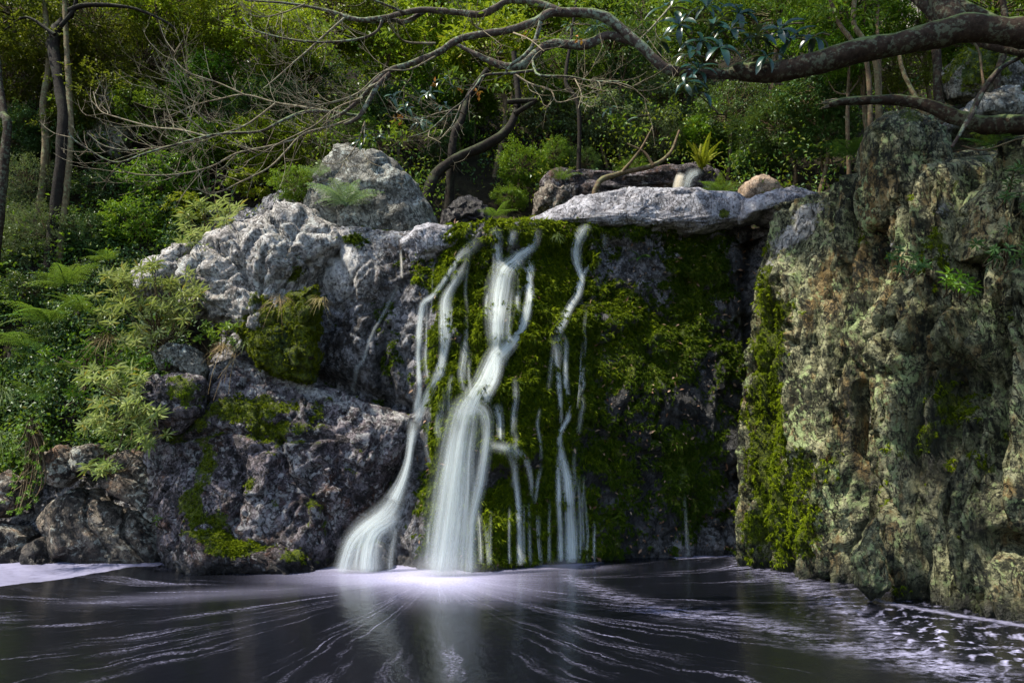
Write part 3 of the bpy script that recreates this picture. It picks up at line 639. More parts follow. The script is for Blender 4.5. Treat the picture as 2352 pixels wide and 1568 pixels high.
rk('boulder', 'knobbly grey lichen rock under the dry grass stalks', [(345, 810), (380, 785), (430, 790), (468, 812), (480, 850), (470, 890), (430, 860), (370, 850)], 7.95, .25, R_LICH, 23, sub=5, amp=.7, scale=2.4)
rk('boulder', 'low rock with bright yellow-green moss at the foot of the dark buttress', [(418, 1320), (424, 1248), (440, 1222), (478, 1212), (530, 1232), (600, 1256), (700, 1268), (730, 1320)], 7.62, .28, R_LEDGE, 24, sub=6, power=2.6, amp=.6, scale=2, moss=[(480, 1230, 60, 22, 1.3), (560, 1250, 60, 18, 1.2), (500, 1262, 60, 16, .9), (690, 1280, 40, 10, 1.0)], up=.5, mossbase=-.3)
rk('boulder', 'pyramid shaped brown boulder with white lichen spots at the left water edge', [(78, 1192), (120, 1150), (172, 1118), (215, 1125), (262, 1160), (330, 1170), (380, 1215), (425, 1290), (425, 1330), (200, 1330), (130, 1290)], 8.25, .42, R_BROWN, 25, sub=6, power=2.2, amp=.5, scale=1.6, moss=[], up=-.1, wetbase=.05, crack=1.0,
   creases=[([(205, 1120), (195, 1200), (240, 1290)], 6, .06), ([(290, 1160), (280, 1230), (330, 1290)], 6, .08)])
rk('boulder', 'cream coloured boulder half cut off at the left edge of the picture by the water', [(-70, 1320), (-60, 1220), (0, 1192), (50, 1215), (95, 1280), (100, 1325)], 8.22, .32, R_BROWN, 26, sub=5, amp=.6, scale=2)
rk('boulder', 'tilted oblong brown block resting above the pyramid boulder', [(235, 1090), (290, 1075), (370, 1130), (420, 1180), (440, 1220), (400, 1225), (330, 1165), (240, 1115)], 8.13, .3, R_BROWN, 27, sub=5, power=3, amp=.4, scale=2)
rk('boulder', 'square brown block under the pale leaved shrub', [(175, 1060), (182, 1026), (225, 1024), (238, 1060), (232, 1084), (190, 1080)], 8.08, .22, R_BROWN, 28, sub=5, power=4, amp=.4, scale=3)
rk('boulder', 'rounded dark block just left of the square brown block', [(110, 1075), (115, 1040), (150, 1022), (178, 1046), (182, 1090), (150, 1120), (115, 1110)], 8.18, .22, R_BROWN, 29, sub=5, power=3, amp=.5, scale=3)
rk('boulder', 'flat pale topped stone wedged above the tilted oblong block', [(250, 1060), (300, 1030), (355, 1050), (395, 1090), (400, 1130), (350, 1110), (280, 1075)], 8.23, .22, R_BROWN, 30, sub=5, power=3, amp=.5, scale=3)
rk('boulder', 'small wedge stone between the cream boulder and the pyramid boulder', [(60, 1330), (66, 1250), (100, 1235), (140, 1290), (150, 1330)], 8.08, .2, R_BROWN, 31, sub=5, amp=.5, scale=3)
rk('boulder', 'dim stone at the left edge under the trailing plants', [(-40, 1160), (-30, 1100), (20, 1075), (55, 1105), (60, 1160), (10, 1190)], 8.33, .25, R_BROWN, 32, sub=5, amp=.5, scale=3)
rk('boulder', 'long grey rock showing through the bushes above the fern slope', [(310, 640), (335, 605), (400, 575), (450, 560), (440, 640), (380, 690), (320, 680)], 8.45, .3, R_WHITE, 33, sub=5, amp=.7, scale=2)
rk('rock_pillar', 'tall rounded pillar of rock standing on top of the right cliff', [(1985, 520), (1976, 440), (1975, 370), (1984, 320), (2000, 285), (2030, 258), (2080, 250), (2125, 262), (2150, 300), (2145, 370), (2130, 440), (2105, 500), (2060, 540)], 7.15, .42, R_CLIFF, 41, cat='rock', sub=6, power=2.5, amp=.6, scale=1.7, stretch=(1.3, 1, .7), moss=[(2000, 400, 20, 60, .5), (2090, 270, 60, 20, .4)], up=.2, mossbase=-.4, crack=.9)
rk('rock_pillar', 'narrow rib of rock right of the tall pillar', [(2110, 560), (2120, 450), (2128, 390), (2160, 372), (2200, 385), (2205, 450), (2190, 560)], 6.75, .3, R_CLIFF, 42, cat='rock', sub=6, power=2.6, amp=.6, scale=2, stretch=(1.3, 1, .7), mossbase=-.4)
rk('rock_pillar', 'wide lichen rock column under the ferns at the right edge', [(2215, 600), (2235, 470), (2260, 410), (2320, 385), (2400, 400), (2430, 600)], 6.1, .4, R_CLIFF, 43, cat='rock', sub=6, power=2.6, amp=.6, scale=1.8, stretch=(1.3, 1, .7), mossbase=-.4)
0 and rk('boulder', 'smooth pale stone shoulder at the top left corner of the right cliff', [(1758, 640), (1770, 590), (1812, 535), (1850, 490), (1880, 474), (1880, 520), (1845, 600), (1820, 690), (1775, 700)], 8.0, .26, R_SLAB, 44, sub=5, amp=.3, scale=1.8, up=0, moss=[])
rk('boulder', 'pointed tooth of greenish stone at the foot of the right cliff', [(1962, 1345), (1960, 1280), (1985, 1225), (2012, 1180), (2030, 1260), (2038, 1360), (2000, 1385)], 6.25, .16, R_CLIFF, 45, sub=5, power=3, amp=.5, scale=3, wetbase=.1)
rk('boulder', 'grey rock on the right bank behind the broken log', [(2180, 290), (2215, 245), (2290, 215), (2370, 235), (2400, 300), (2280, 320)], 7.3, .4, R_LICH, 46, sub=5, amp=.6, scale=2)
rk('boulder', 'mossy boulder under the thick bough at the upper right', [(2175, 230), (2170, 160), (2210, 118), (2290, 125), (2330, 190), (2300, 240)], 8.6, .4, R_LICH, 47, sub=5, amp=.6, scale=2, moss=[(2250, 160, 60, 60, 1.1)], up=.7, mossbase=0)
rk('boulder', 'whitish rock face glimpsed through the leaves at the top right', [(2095, 75), (2090, -40), (2140, -80), (2200, -60), (2190, 60), (2150, 90)], 10.0, .4, R_WHITE, 48, sub=5, amp=.6, scale=2, up=-.2)
rk('boulder', 'dim grey rock showing in the undergrowth at the upper left', [(205, 340), (215, 260), (260, 215), (300, 240), (310, 310), (270, 370)], 10.9, .3, R_LICH, 49, sub=5, amp=.6, scale=2, up=-.2)
rk('boulder', 'stone at the water edge by the left foot of the falls', [(800, 1330), (790, 1268), (830, 1236), (880, 1250), (905, 1300), (900, 1335)], 7.75, .22, R_LEDGE, 50, sub=5, amp=.6, scale=3, moss=[(840, 1250, 40, 20, .8)], wetbase=.5)

# ------------------------------------------------------------------ falling water
def strand(parent, path, n, seed, spread=1.0, wfac=(.03, .13), off=.05, mode='wall', mat=SILK, fade=(.2, .06), dens=1.0, Yends=None, name='strand'):
    rng = np.random.default_rng(seed); Vs, Us, Fs, As, Fd = [], [], [], [], []; base = 0; nv = 3 if n > 3 else 1; n = int(n * 2.0) + 2
    pp = catmull(np.array(path, float), 14.0); t = np.linspace(0, 1, len(pp))
    for k in range(n):
        o0 = rng.normal(0, .24) * spread; o1 = o0 + rng.normal(0, .10)
        hw = rng.uniform(*wfac); dk = rng.uniform(.25, .85) * math.exp(-(o0 / .5) ** 2)
        if k < nv: hw, o0, o1, dk = (.80, .58, .42)[k % 3], rng.normal(0, .04), rng.normal(0, .04), .55
        ts, te = (rng.uniform(0, .3) if k > 1 else 0), 1.0
        sel = t >= ts
        q = pp[sel]; tt = t[sel]
        if len(q) < 3: continue
        T = np.gradient(q[:, :2], axis=0); T /= np.linalg.norm(T, axis=1, keepdims=True) + 1e-9
        Nn = np.stack([-T[:, 1], T[:, 0]], 1)
        cen = q[:, :2] + Nn * (q[:, 2] * (o0 + (o1 - o0) * tt))[:, None]
        C = []
        for i, (a, b) in enumerate(cen):
            if mode == 'wall': p = on_wall(a, b, off + .012 * math.sin(k * 2.1))
            else:
                Y = Yends[0] + (Yends[1] - Yends[0]) * tt[i] ** .5; p = P(a, b, Y + .05 * math.sin(k * 1.7))
            C.append(p)
        C = np.array(C)
        if mode == 'wall' and len(C) > 4:                      # water smooths the rock and never runs back into it
            ys = C[:, 1].copy()
            for _ in range(10): ys[1:-1] = np.minimum(ys[1:-1], (ys[:-2] + ys[2:]) / 2)
            C[:, 1] = ys
        sc = C[:, 1] / F * (q[:, 2] * hw)                      # half width in metres
        TT = np.gradient(C, axis=0); TT /= np.linalg.norm(TT, axis=1, keepdims=True) + 1e-9
        Sd = np.cross(TT, np.array([0, -1.0, .15])); Sd /= np.linalg.norm(Sd, axis=1, keepdims=True) + 1e-9
        ot = np.cross(Sd, TT); ot *= np.sign(-ot[:, 1])[:, None]
        m = 5; al = np.concatenate([[0], np.cumsum(np.linalg.norm(np.diff(C, axis=0), axis=1))])
        for j in range(m):
            w = j / (m - 1) * 2 - 1
            Vs.append(C + Sd * (sc * w)[:, None] + ot * ((1 - w * w) * sc * .15)[:, None])
            Us.append(np.stack([np.full(len(C), (w + 1) / 2), al + k * 3.3 + 50 * (k < nv and hw > .3)], 1))
            As.append(np.full(len(C), k * .137 % 1))
            f0 = np.clip((tt - ts) / max(fade[0], .001), 0, 1) * np.clip((1.0 - tt) / max(fade[1], .001) + .25, 0, 1)
            Fd.append(f0 * dens * dk)
        i = np.arange(len(C) * m).reshape(m, len(C)) + base
        Fs.append(np.stack([i[:-1, :-1].ravel(), i[1:, :-1].ravel(), i[1:, 1:].ravel(), i[:-1, 1:].ravel()], 1)); base += len(C) * m
    me = mk_mesh(name, np.concatenate(Vs) - np.array(parent.location[:]), np.concatenate(Fs), np.concatenate(Us), {'var': np.concatenate(As), 'fade': np.concatenate(Fd)})
    return link(name, me, mat, parent)
def Z5(x, y): return 762.5 + .3516 * x, 505 + .3516 * y
def Z8(x, y): return 762.5 + .3516 * x, 1017 + .3516 * y
def zp(fn, *pts): return [(*fn(a, b), w * .3516) for a, b, w in pts]
wf = empty('waterfall', (-.7, 7.6, 0), 'main milky stream down the middle, forking high up and dropping free into the pool', 'waterfall', 'streams of the waterfall')
strand(wf, zp(Z5, (1345, 55, 60), (1325, 130, 70), (1280, 210, 60), (1200, 275, 90), (1130, 340, 130), (1100, 480, 150), (1085, 620, 130), (1080, 740, 110), (1075, 850, 80)), 9, 1, dens=1.15)
strand(wf, zp(Z5, (1290, 240, 30), (1300, 330, 50), (1285, 400, 50), (1295, 500, 50), (1270, 620, 60), (1235, 720, 60), (1160, 810, 90), (1080, 890, 110), (1045, 960, 110), (1000, 1060, 115), (955, 1130, 115), (905, 1230, 150), (880, 1330, 170)), 9, 2, dens=1.3, fade=(.1, .22))
strand(wf, zp(Z5, (1075, 800, 70), (1070, 870, 80), (1080, 960, 70), (1060, 1060, 60), (1010, 1150, 60), (1000, 1220, 50)), 5, 3, dens=.9)
strand(wf, zp(Z5, (1240, 300, 20), (1285, 360, 26), (1290, 470, 24)), 3, 4)
strand(wf, zp(Z5, (1250, 425, 30), (1215, 490, 34), (1212, 600, 30), (1205, 730, 22)), 3, 5)
strand(wf, zp(Z5, (1025, 450, 24), (1012, 530, 20), (1008, 640, 16)), 2, 6)
strand(wf, [(1084, 922, 44), (1074, 934, 58), (1063, 975, 66), (1052, 1040, 72), (1043, 1120, 84), (1033, 1210, 92), (1024, 1290, 100), (1020, 1323, 104)], 16, 7, mode='free', Yends=(7.35, 7.28), wfac=(.025, .12), dens=1.0, fade=(.12, .10))
strand(wf, [(1090, 930, 24), (1112, 950, 26), (1118, 1000, 22), (1104, 1100, 24), (1083, 1200, 22), (1078, 1316, 26)], 5, 8, mode='free', Yends=(7.38, 7.36), dens=.95, fade=(.05, .05))
strand(wf, [(1140, 925, 20), (1148, 960, 16), (1150, 1010, 14)], 3, 9)
strand(wf, [(1105, 1020, 20), (1140, 1024, 24), (1178, 1034, 22), (1206, 1056, 16), (1219, 1100, 12), (1221, 1150, 8)], 4, 10, dens=.6, fade=(.25, .4))
strand(wf, [(1165, 1030, 20), (1180, 1070, 14), (1190, 1150, 12), (1193, 1230, 12), (1194, 1298, 14)], 4, 11, off=.06, dens=.8)
strand(wf, [(1214, 1150, 8), (1216, 1230, 8), (1218, 1298, 8)], 2, 12, off=.05, dens=.5)
strand(wf, [(1236, 1180, 10), (1238, 1240, 8), (1243, 1298, 9)], 2, 13, off=.05, dens=.8)
strand(wf, [(1098, 1170, 14), (1104, 1230, 10), (1106, 1296, 10)], 2, 14, off=.08, dens=.7)
strand(wf, [(1118, 1200, 14), (1120, 1250, 8), (1124, 1298, 9)], 2, 15, off=.08, dens=.6)
strand(wf, zp(Z5, (1075, 50, 60), (1075, 120, 70), (1085, 220, 50), (1090, 320, 50)), 4, 16, dens=.75)
strand(wf, zp(Z5, (1180, 60, 50), (1175, 120, 60), (1150, 200, 40)), 4, 17, dens=.5)
strand(wf, [(986, 1190, 8), (984, 1240, 7), (982, 1300, 7)], 2, 18, off=.08, dens=.6)
wl = empty('waterfall', (-1.6, 7.6, 0), 'left stream that slides down beside the dark buttress and fans out at its foot', 'waterfall', 'streams of the waterfall')
strand(wl, zp(Z5, (980, 110, 80), (930, 170, 80), (860, 225, 60), (800, 300, 34), (740, 390, 36), (665, 500, 40), (600, 560, 46), (575, 700, 44), (568, 900, 36), (572, 1100, 36), (560, 1280, 60)), 8, 21, dens=.95)
strand(wl, zp(Z5, (880, 220, 34), (870, 310, 30), (830, 365, 70), (800, 430, 50), (750, 520, 70), (745, 700, 70), (730, 880, 50), (700, 1000, 60), (640, 1130, 54), (590, 1250, 50), (550, 1320, 60)), 8, 22, dens=.95)
strand(wl, zp(Z5, (810, 705, 20), (765, 770, 30), (735, 880, 22)), 3, 23, dens=.8)
strand(wl, zp(Z5, (610, 800, 30), (620, 950, 40), (640, 1100, 40)), 3, 24, dens=.45)
strand(wl, [(954, 965, 34), (950, 985, 22), (944, 1020, 16), (938, 1060, 16), (925, 1105, 22), (905, 1150, 30)], 6, 25, dens=1.2, mode='free', Yends=(7.6, 7.44))
strand(wl, [(925, 1110, 26), (900, 1165, 44), (868, 1195, 46), (832, 1222, 44), (806, 1256, 40), (788, 1315, 36)], 9, 26, dens=.95, off=.07, mode='free', Yends=(7.6, 7.44))
strand(wl, [(918, 1180, 30), (892, 1202, 40), (862, 1222, 52), (848, 1258, 60), (842, 1315, 66)], 9, 27, dens=1.05, off=.10, mode='free', Yends=(7.6, 7.44))
strand(wl, [(908, 1210, 26), (902, 1250, 20), (896, 1315, 16)], 3, 28, dens=.5, off=.06, mode='free', Yends=(7.6, 7.44))
rq = np.random.default_rng(99); wm_ = empty('waterfall', (-.2, 7.7, 0), 'fine trickles dripping through the moss between the larger streams', 'waterfall', 'streams of the waterfall')
for k in range(46):
    u0_ = rq.choice([rq.uniform(975, 1100), rq.uniform(1120, 1350)]); v0_ = rq.uniform(540, 1180); l_ = rq.uniform(40, 190); w_ = rq.uniform(4, 13)
    q_ = [(u0_ + rq.normal(0, 2) - i * rq.uniform(0, 4), v0_ + l_ * i / 3, w_) for i in range(4)]
    if q_[-1][1] < 1296: strand(wm_, q_, 1, 600 + k, wfac=(.1, .3), fade=(.3, .35), dens=rq.uniform(.25, .7), off=.06)
for u0_ in (1128, 1171, 1203, 1262, 1365): strand(wm_, [(u0_, rq.uniform(1120, 1200), 6), (u0_ - 1, 1240, 7), (u0_, 1294, 8)], 1, int(u0_), wfac=(.1, .3), fade=(.4, .1), dens=rq.uniform(.3, .7), off=.07)
wr = empty('waterfall', (.8, 7.8, 0), 'right hand thin stream stepping down the moss to two straight threads', 'waterfall', 'streams of the waterfall')
strand(wr, zp(Z5, (1700, 30, 40), (1640, 80, 70), (1600, 160, 60), (1590, 250, 50), (1610, 320, 40), (1630, 400, 34), (1605, 470, 40)), 6, 31, dens=.9)
strand(wr, zp(Z5, (1690, 290, 20), (1640, 360, 34), (1620, 420, 44), (1600, 500, 40), (1560, 560, 44), (1535, 610, 44), (1510, 660, 50), (1470, 740, 44)), 5, 32, dens=1.0)
strand(wr, zp(Z5, (1465, 740, 30), (1462, 900, 30), (1480, 1050, 34), (1490, 1200, 30), (1495, 1330, 26)), 4, 33, dens=.8)
strand(wr, zp(Z5, (1490, 720, 26), (1525, 800, 34), (1525, 950, 30), (1530, 1100, 36), (1545, 1200, 36), (1545, 1280, 40), (1520, 1330, 30), (1485, 1400, 36), (1488, 1500, 44), (1495, 1568, 40)), 6, 34, dens=.95)
strand(wr, [(1284, 1015, 14), (1293, 1060, 18), (1304, 1110, 22), (1308, 1190, 24), (1311, 1292, 28)], 7, 35, dens=1.15, off=.07)
strand(wr, [(1282, 1040, 10), (1284, 1150, 12), (1288, 1290, 13)], 4, 36, dens=.9, off=.07)
strand(wr, [(1328, 1095, 8), (1332, 1180, 8), (1333, 1290, 8)], 2, 37, dens=.9, off=.05)
strand(wr, [(1338, 1100, 7), (1346, 1180, 6), (1350, 1290, 6)], 2, 38, dens=.5, off=.05)
strand(wr, zp(Z5, (1775, 75, 40), (1780, 140, 50), (1782, 200, 30)), 3, 39, dens=.6)
wt = empty('waterfall', (-1.8, 8.1, 1), 'faint trickle down the grey wet rock left of the falls', 'waterfall', 'streams of the waterfall')
strand(wt, zp(Z5, (448, 190, 16), (455, 260, 16), (460, 380, 18)), 3, 41, dens=1.1, mat=SILKC)
strand(wt, zp(Z5, (455, 400, 40), (420, 460, 46), (370, 560, 30), (320, 640, 20), (250, 780, 22), (205, 920, 24), (165, 960, 30), (150, 1050, 30), (152, 1150, 20)), 3, 42, dens=.55)
w4 = empty('waterfall', (2.9, 8.2, 0), 'hair thin thread of water in the dark corner beside the mossy cliff', 'waterfall', 'streams of the waterfall')
strand(w4, [(1735, 780, 4), (1728, 830, 7), (1729, 930, 5), (1725, 980, 6), (1708, 1022, 12)], 3, 51, dens=1.0, off=.05)
strand(w4, [(1572, 1130, 6), (1576, 1220, 8), (1582, 1278, 10)], 2, 52, dens=.35, off=.05)
w5 = empty('waterfall', (2.8, 11.4, 5.2), 'little cream coloured cascade far up the gully by the yellow fern', 'waterfall', 'streams of the waterfall')
strand(w5, [(1566, 398, 16), (1561, 412, 18), (1557, 435, 20), (1556, 462, 22)], 12, 53, mode='free', Yends=(11.2, 11.1), mat=SILKC, fade=(.02, .02), dens=1.3, wfac=(.08, .3))
strand(w5, [(1615, 394, 16), (1590, 400, 24), (1578, 420, 22), (1574, 455, 20)], 4, 54, mode='free', Yends=(11.4, 11.25), fade=(.02, .02), dens=.7)

# fine spray hanging where the streams meet the pool
mm_ = M('spray'); vol = mm_.n('VolumePrincipled'); vol.inputs['Color'].default_value = (.93, .94, 1, 1); vol.inputs['Anisotropy'].default_value = .2
cdv = mm_.coord('Object'); ln_ = mm_.n('VectorMath', operation='LENGTH'); mm_.l(cdv, ln_.inputs[0])
mm_.l(mm_.math('MULTIPLY', mm_.math('POWER', mm_.sm(ln_.outputs['Value'], 1.0, .0), 2.0), 3.2), vol.inputs['Density'])
mm_.l(vol.outputs[0], mm_.out.inputs['Volume'])
for (u, v, Y, sx, sy, sz) in [(1020, 1318, 7.3, .75, .32, .34), (815, 1312, 7.45, .42, .22, .2), (1300, 1298, 7.72, .38, .16, .16)]:
    D_, Q_ = ico(3); o = link('spray', mk_mesh('spray', D_.copy(), Q_), mm_.m); p_ = P(u, v, Y); o.location = (p_[0], p_[1], .01); o.scale = (sx, sy, sz)
    tag(o, 'soft spray at the foot of the falling streams', None, None, 'stuff')
# ------------------------------------------------------------------ moss and litter on the rock
rng = np.random.default_rng(5)
def moss_tufts(name, V, N, m, n, blades, ln, wd, mat, seed, label, lo=.35, litter=False):
    r = np.random.default_rng(seed); u, v = proj(V)
    w = np.clip(m - lo, 0, .5) * ((u > -60) & (u < 2420) & (v > 380) & (V[:, 2] > .03))
    w = w / w.sum(); idx = r.choice(len(V), n, p=w); mb = MB()
    C = np.repeat(V[idx] + r.normal(0, .01, (n, 3)), blades, 0); Nn = np.repeat(N[idx], blades, 0)
    D = Nn * .8 + r.normal(0, .55, (len(C), 3)) + np.array([0, -.15, -.55 if not litter else 0])
    sz = np.repeat(r.uniform(.6, 1.5, n), blades)
    Nm = Nn + np.array([0, -.3, .8]) + r.normal(0, .3, (len(C), 3))
    leaves(mb, C, D, Nm, ln * sz * r.uniform(.7, 1.3, len(C)), wd * sz, r, .55 if not litter else .1)
    o = mb.link(name, mat); tag(o, label, None, None, 'stuff'); return o
u_, v_ = proj(np.stack([x1 * 0, x1 * 0, x1 * 0], 1)) if False else (None, None)
WV = np.stack([gx.ravel() if False else np.tile(XS, nzn), WALLY.ravel(), np.repeat(ZS, nxn)], 1)
WN = vnormals(WV, Q); wm = WALL_ATT['moss']; uw, vw = proj(WV)
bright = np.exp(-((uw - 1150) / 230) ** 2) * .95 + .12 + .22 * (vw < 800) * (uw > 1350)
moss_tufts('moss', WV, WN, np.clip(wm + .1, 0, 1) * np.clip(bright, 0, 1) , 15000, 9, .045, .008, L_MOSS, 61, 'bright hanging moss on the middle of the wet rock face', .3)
moss_tufts('moss', WV, WN, wm + .08 * ((uw > 1000) & (uw < 1720)), 27000, 8, .038, .0065, L_MOSSD, 62, 'dark green drooping moss over the shaded right half of the rock face', .15)  # darker blade copy puts the right side's shade into the moss colour
moss_tufts('moss', RV, RN, RATT['moss'] + .12, 9000, 8, .03, .0065, L_MOSS, 63, 'olive moss down the left edge of the right cliff', .45)
moss_tufts('fallen_leaves', WV, WN, np.where((uw > 950) & (uw < 1740), .75 + .2 * fbm(WV * 2.5, 2, 8), 0), 1500, 1, .055, .022, L_LITTER, 64, 'brown and tan leaf scraps caught on the mossy rock face', .5, True)
rb = np.random.default_rng(31)
for (n_, mat_, ln_, wd_, lab_) in [(8500, L_DRK, .06, .034, 'dark ground leaves covering the steep left bank'), (1900, L_MID, .055, .024, 'fresh green ground leaves covering the steep left bank')]:
    ww = ((uw < 430) & (uw > -700) & (vw > 430) & (vw < 1090)) * (fbm(WV * 1.6, 2, n_) + .45).clip(0, 1); ww = ww / ww.sum()
    ix = rb.choice(len(WV), n_, p=ww); mb = MB(); c_ = WV[ix] + WN[ix] * rb.uniform(.02, .28, (n_, 1)); C_ = np.repeat(c_, 9, 0) + rb.normal(0, .045, (n_ * 9, 3))
    leaves(mb, C_, rb.normal(0, .8, C_.shape) + [0, -.4, -.1], rb.normal(0, .45, C_.shape) + [0, -.5, .9], ln_ * rb.uniform(.6, 1.2, len(C_)), wd_, rb, .15)
    tag(mb.link('ground_leaves', mat_, None, False), lab_, None, None, 'stuff')
for o in list(COL.objects):
    if o.name.startswith(('boulder', 'rock_buttress')) and o.type == 'MESH':
        me = o.data; nv = len(me.vertices)
        mo = np.empty(nv, np.float32); me.attributes['moss'].data.foreach_get('value', mo)
        if (mo > .5).sum() > 60:
            co = np.empty(nv * 3, np.float32); me.vertices.foreach_get('co', co); co = co.reshape(-1, 3).astype(float)
            no = np.empty(nv * 3, np.float32); me.vertex_normals.foreach_get('vector', no); no = no.reshape(-1, 3).astype(float)
            k = int(min(2600, (mo > .5).sum() * .45)); r = np.random.default_rng(nv + k); w = np.clip(mo - .4, 0, .5); w /= w.sum()
            idx = r.choice(nv, k, p=w); mb = MB(); C = np.repeat(co[idx] + r.normal(0, .01, (k, 3)), 8, 0); Nn = np.repeat(no[idx], 8, 0)
            leaves(mb, C, Nn * .9 + r.normal(0, .6, (len(C), 3)) + np.array([0, -.1, -.2]), Nn + np.array([0, 0, .6]) + r.normal(0, .3, (len(C), 3)), .026 * r.uniform(.6, 1.5, len(C)), .007, r, .4)
            tag(mb.link('moss', L_MOSS, o), None, None, None, 'stuff')

# ------------------------------------------------------------------ ferns
def frond_mesh(name, pairs, sub, wide, arch, seed, bip=True):
    r = np.random.default_rng(seed); mb = MB()
    t = np.linspace(0, 1, 14); R_ = np.stack([np.zeros(14), t, .42 * t - arch * t * t], 1)
    tube(mb, R_, np.linspace(.008, .002, 14), 3, .08, cap=False, var=.3)
    for k in range(pairs):
        q = .10 + .9 * (k + .5) / pairs; c = np.array([0, q, .42 * q - arch * q * q])
        tg = np.array([0, 1, .42 - 2 * arch * q]); tg /= np.linalg.norm(tg)
        ln = wide * (min(1, q / .3)) ** .7 * (1 - ((q - .1) / .9) ** 1.6) + .01
        for sd_ in (-1, 1):
            d = np.array([sd_, .38, -.18 + r.normal(0, .06)]); d /= np.linalg.norm(d)
            if bip:
                n = max(3, int(sub * ln / wide)); f = (np.arange(n) + .5) / n
                cc = c + d * (f * ln)[:, None] - np.array([0, 0, .25 * ln]) * (f ** 2)[:, None]
                for s2 in (-1, 1):
                    dd = d * .45 + tg * s2 * .9
                    leaves(mb, cc, np.tile(dd, (n, 1)), np.tile([0, -.1, 1.0], (n, 1)), .052 * (1 - f * .6), .026, r, .1)
                leaves(mb, cc[-1:], d[None], np.array([[0, 0, 1.0]]), ln * .15, ln * .06, r)
            else:
                leaves(mb, c[None], d[None], np.array([[0, -.1, 1.0]]), ln, 1.1 / pairs * .75, r, .25)
    return mb.mesh(name)
FR = [frond_mesh('frond', 11, 11, .36, .75, 1), frond_mesh('frond', 12, 10, .28, .62, 2), frond_mesh('frond', 24, 1, .15, .45, 3, False)]
def fern(u, v, Y, size, nf, mat, label, seed, kinds=(0, 1), elev=(.1, .7), az=(-1.4, 1.4), onw=False):
    """azimuth 0 = toward the viewer"""
    Y += .25 * (u < 480)
    r = random.Random(seed); p = P(u, v, Y) if not onw else on_wall(u, v, .03)
    e = empty('fern', tuple(p), label, 'fern', 'ferns on the rocks and banks')
    for k in range(nf):
        a = az[0] + (az[1] - az[0]) * (k + r.uniform(.2, .8)) / nf
        o = bpy.data.objects.new('frond', FR[r.choice(kinds)]); COL.objects.link(o); o.parent = e
        if len(o.data.materials) == 0: o.data.materials.append(L_FERN)
        o.material_slots[0].link = 'OBJECT'; o.material_slots[0].material = mat
        el = r.uniform(*elev); s = size * r.uniform(.75, 1.15)
        o.scale = (s, s, s); o.rotation_euler = (el, r.uniform(-.25, .25), math.pi + a)
    return e
FE = [(150, 660, 7.9, .50, 7, L_FERN, 'dim fern under the overhanging bushes, highest on the left bank', 1),
      (115, 742, 7.5, .55, 8, L_FERN, 'largest fern spreading broad fronds on the left bank', 2),
      (60, 800, 7.4, .48, 6, L_FERN, 'fern with fronds reaching to the left edge below the largest fern', 3),
      (190, 720, 7.55, .42, 6, L_FERN, 'bright fern between the largest fern and the lance leaved shrub', 4),
      (135, 850, 7.4, .42, 6, L_FERN, 'fern hanging over the bank left of the pale leaved shrub', 5),
      (85, 915, 7.45, .40, 5, L_FERN, 'lowest fern on the left bank above the trailing plants', 6),
      (245, 600, 8.0, .34, 5, L_FERN, 'small fern in the shade under the bush above the shrub', 7)]
for q in FE: fern(*q)
fern(795, 474, 8.5, .6, 11, L_FERNP, 'pale green fern growing on the rounded lichen boulder', 8, az=(-2.4, 2.0), elev=(.2, .9))
fern(740, 420, 8.75, .40, 6, L_FERNP, 'smaller pale fern just above the fern on the lichen boulder', 9, az=(-2.2, 1.0), elev=(.4, 1.0))
fern(1612, 392, 11.4, .62, 12, L_FERNY, 'upright bright yellow fern beside the little upper cascade', 10, kinds=(2,), elev=(.75, 1.2), az=(-3, 3))
fern(1655, 448, 9.9, .40, 8, L_FERN, 'green fern behind the middle of the long lip slab', 11, az=(-2.2, 2.2), elev=(.2, .8))
fern(1290, 415, 11.2, .35, 7, L_FERN, 'small fern at the left end of the dark stream ledge', 12, elev=(.3, 1.0), az=(-2, 2))
fern(1140, 500, 9.4, .30, 6, L_FERN, 'little fern in the dark hollow behind the lip', 13, elev=(.3, 1.0), az=(-2, 2))
fern(2300, 350, 6.2, .45, 8, L_FERN, 'dark fern on top of the right cliff below the broken log', 14, kinds=(0, 1, 2), elev=(0, .6), az=(-2, 2))
fern(1960, 360, 7.9, .45, 8, L_FERN, 'shaded fern beside the left foot of the rock pillar', 15, elev=(.2, .8), az=(-2.4, 1.2))
fern(1470, 590, 8, .24, 8, L_FERN, 'small rosette fern on the wet rock face right of the thin stream', 16, kinds=(2,), elev=(-.6, .3), az=(-3, 3), onw=True)

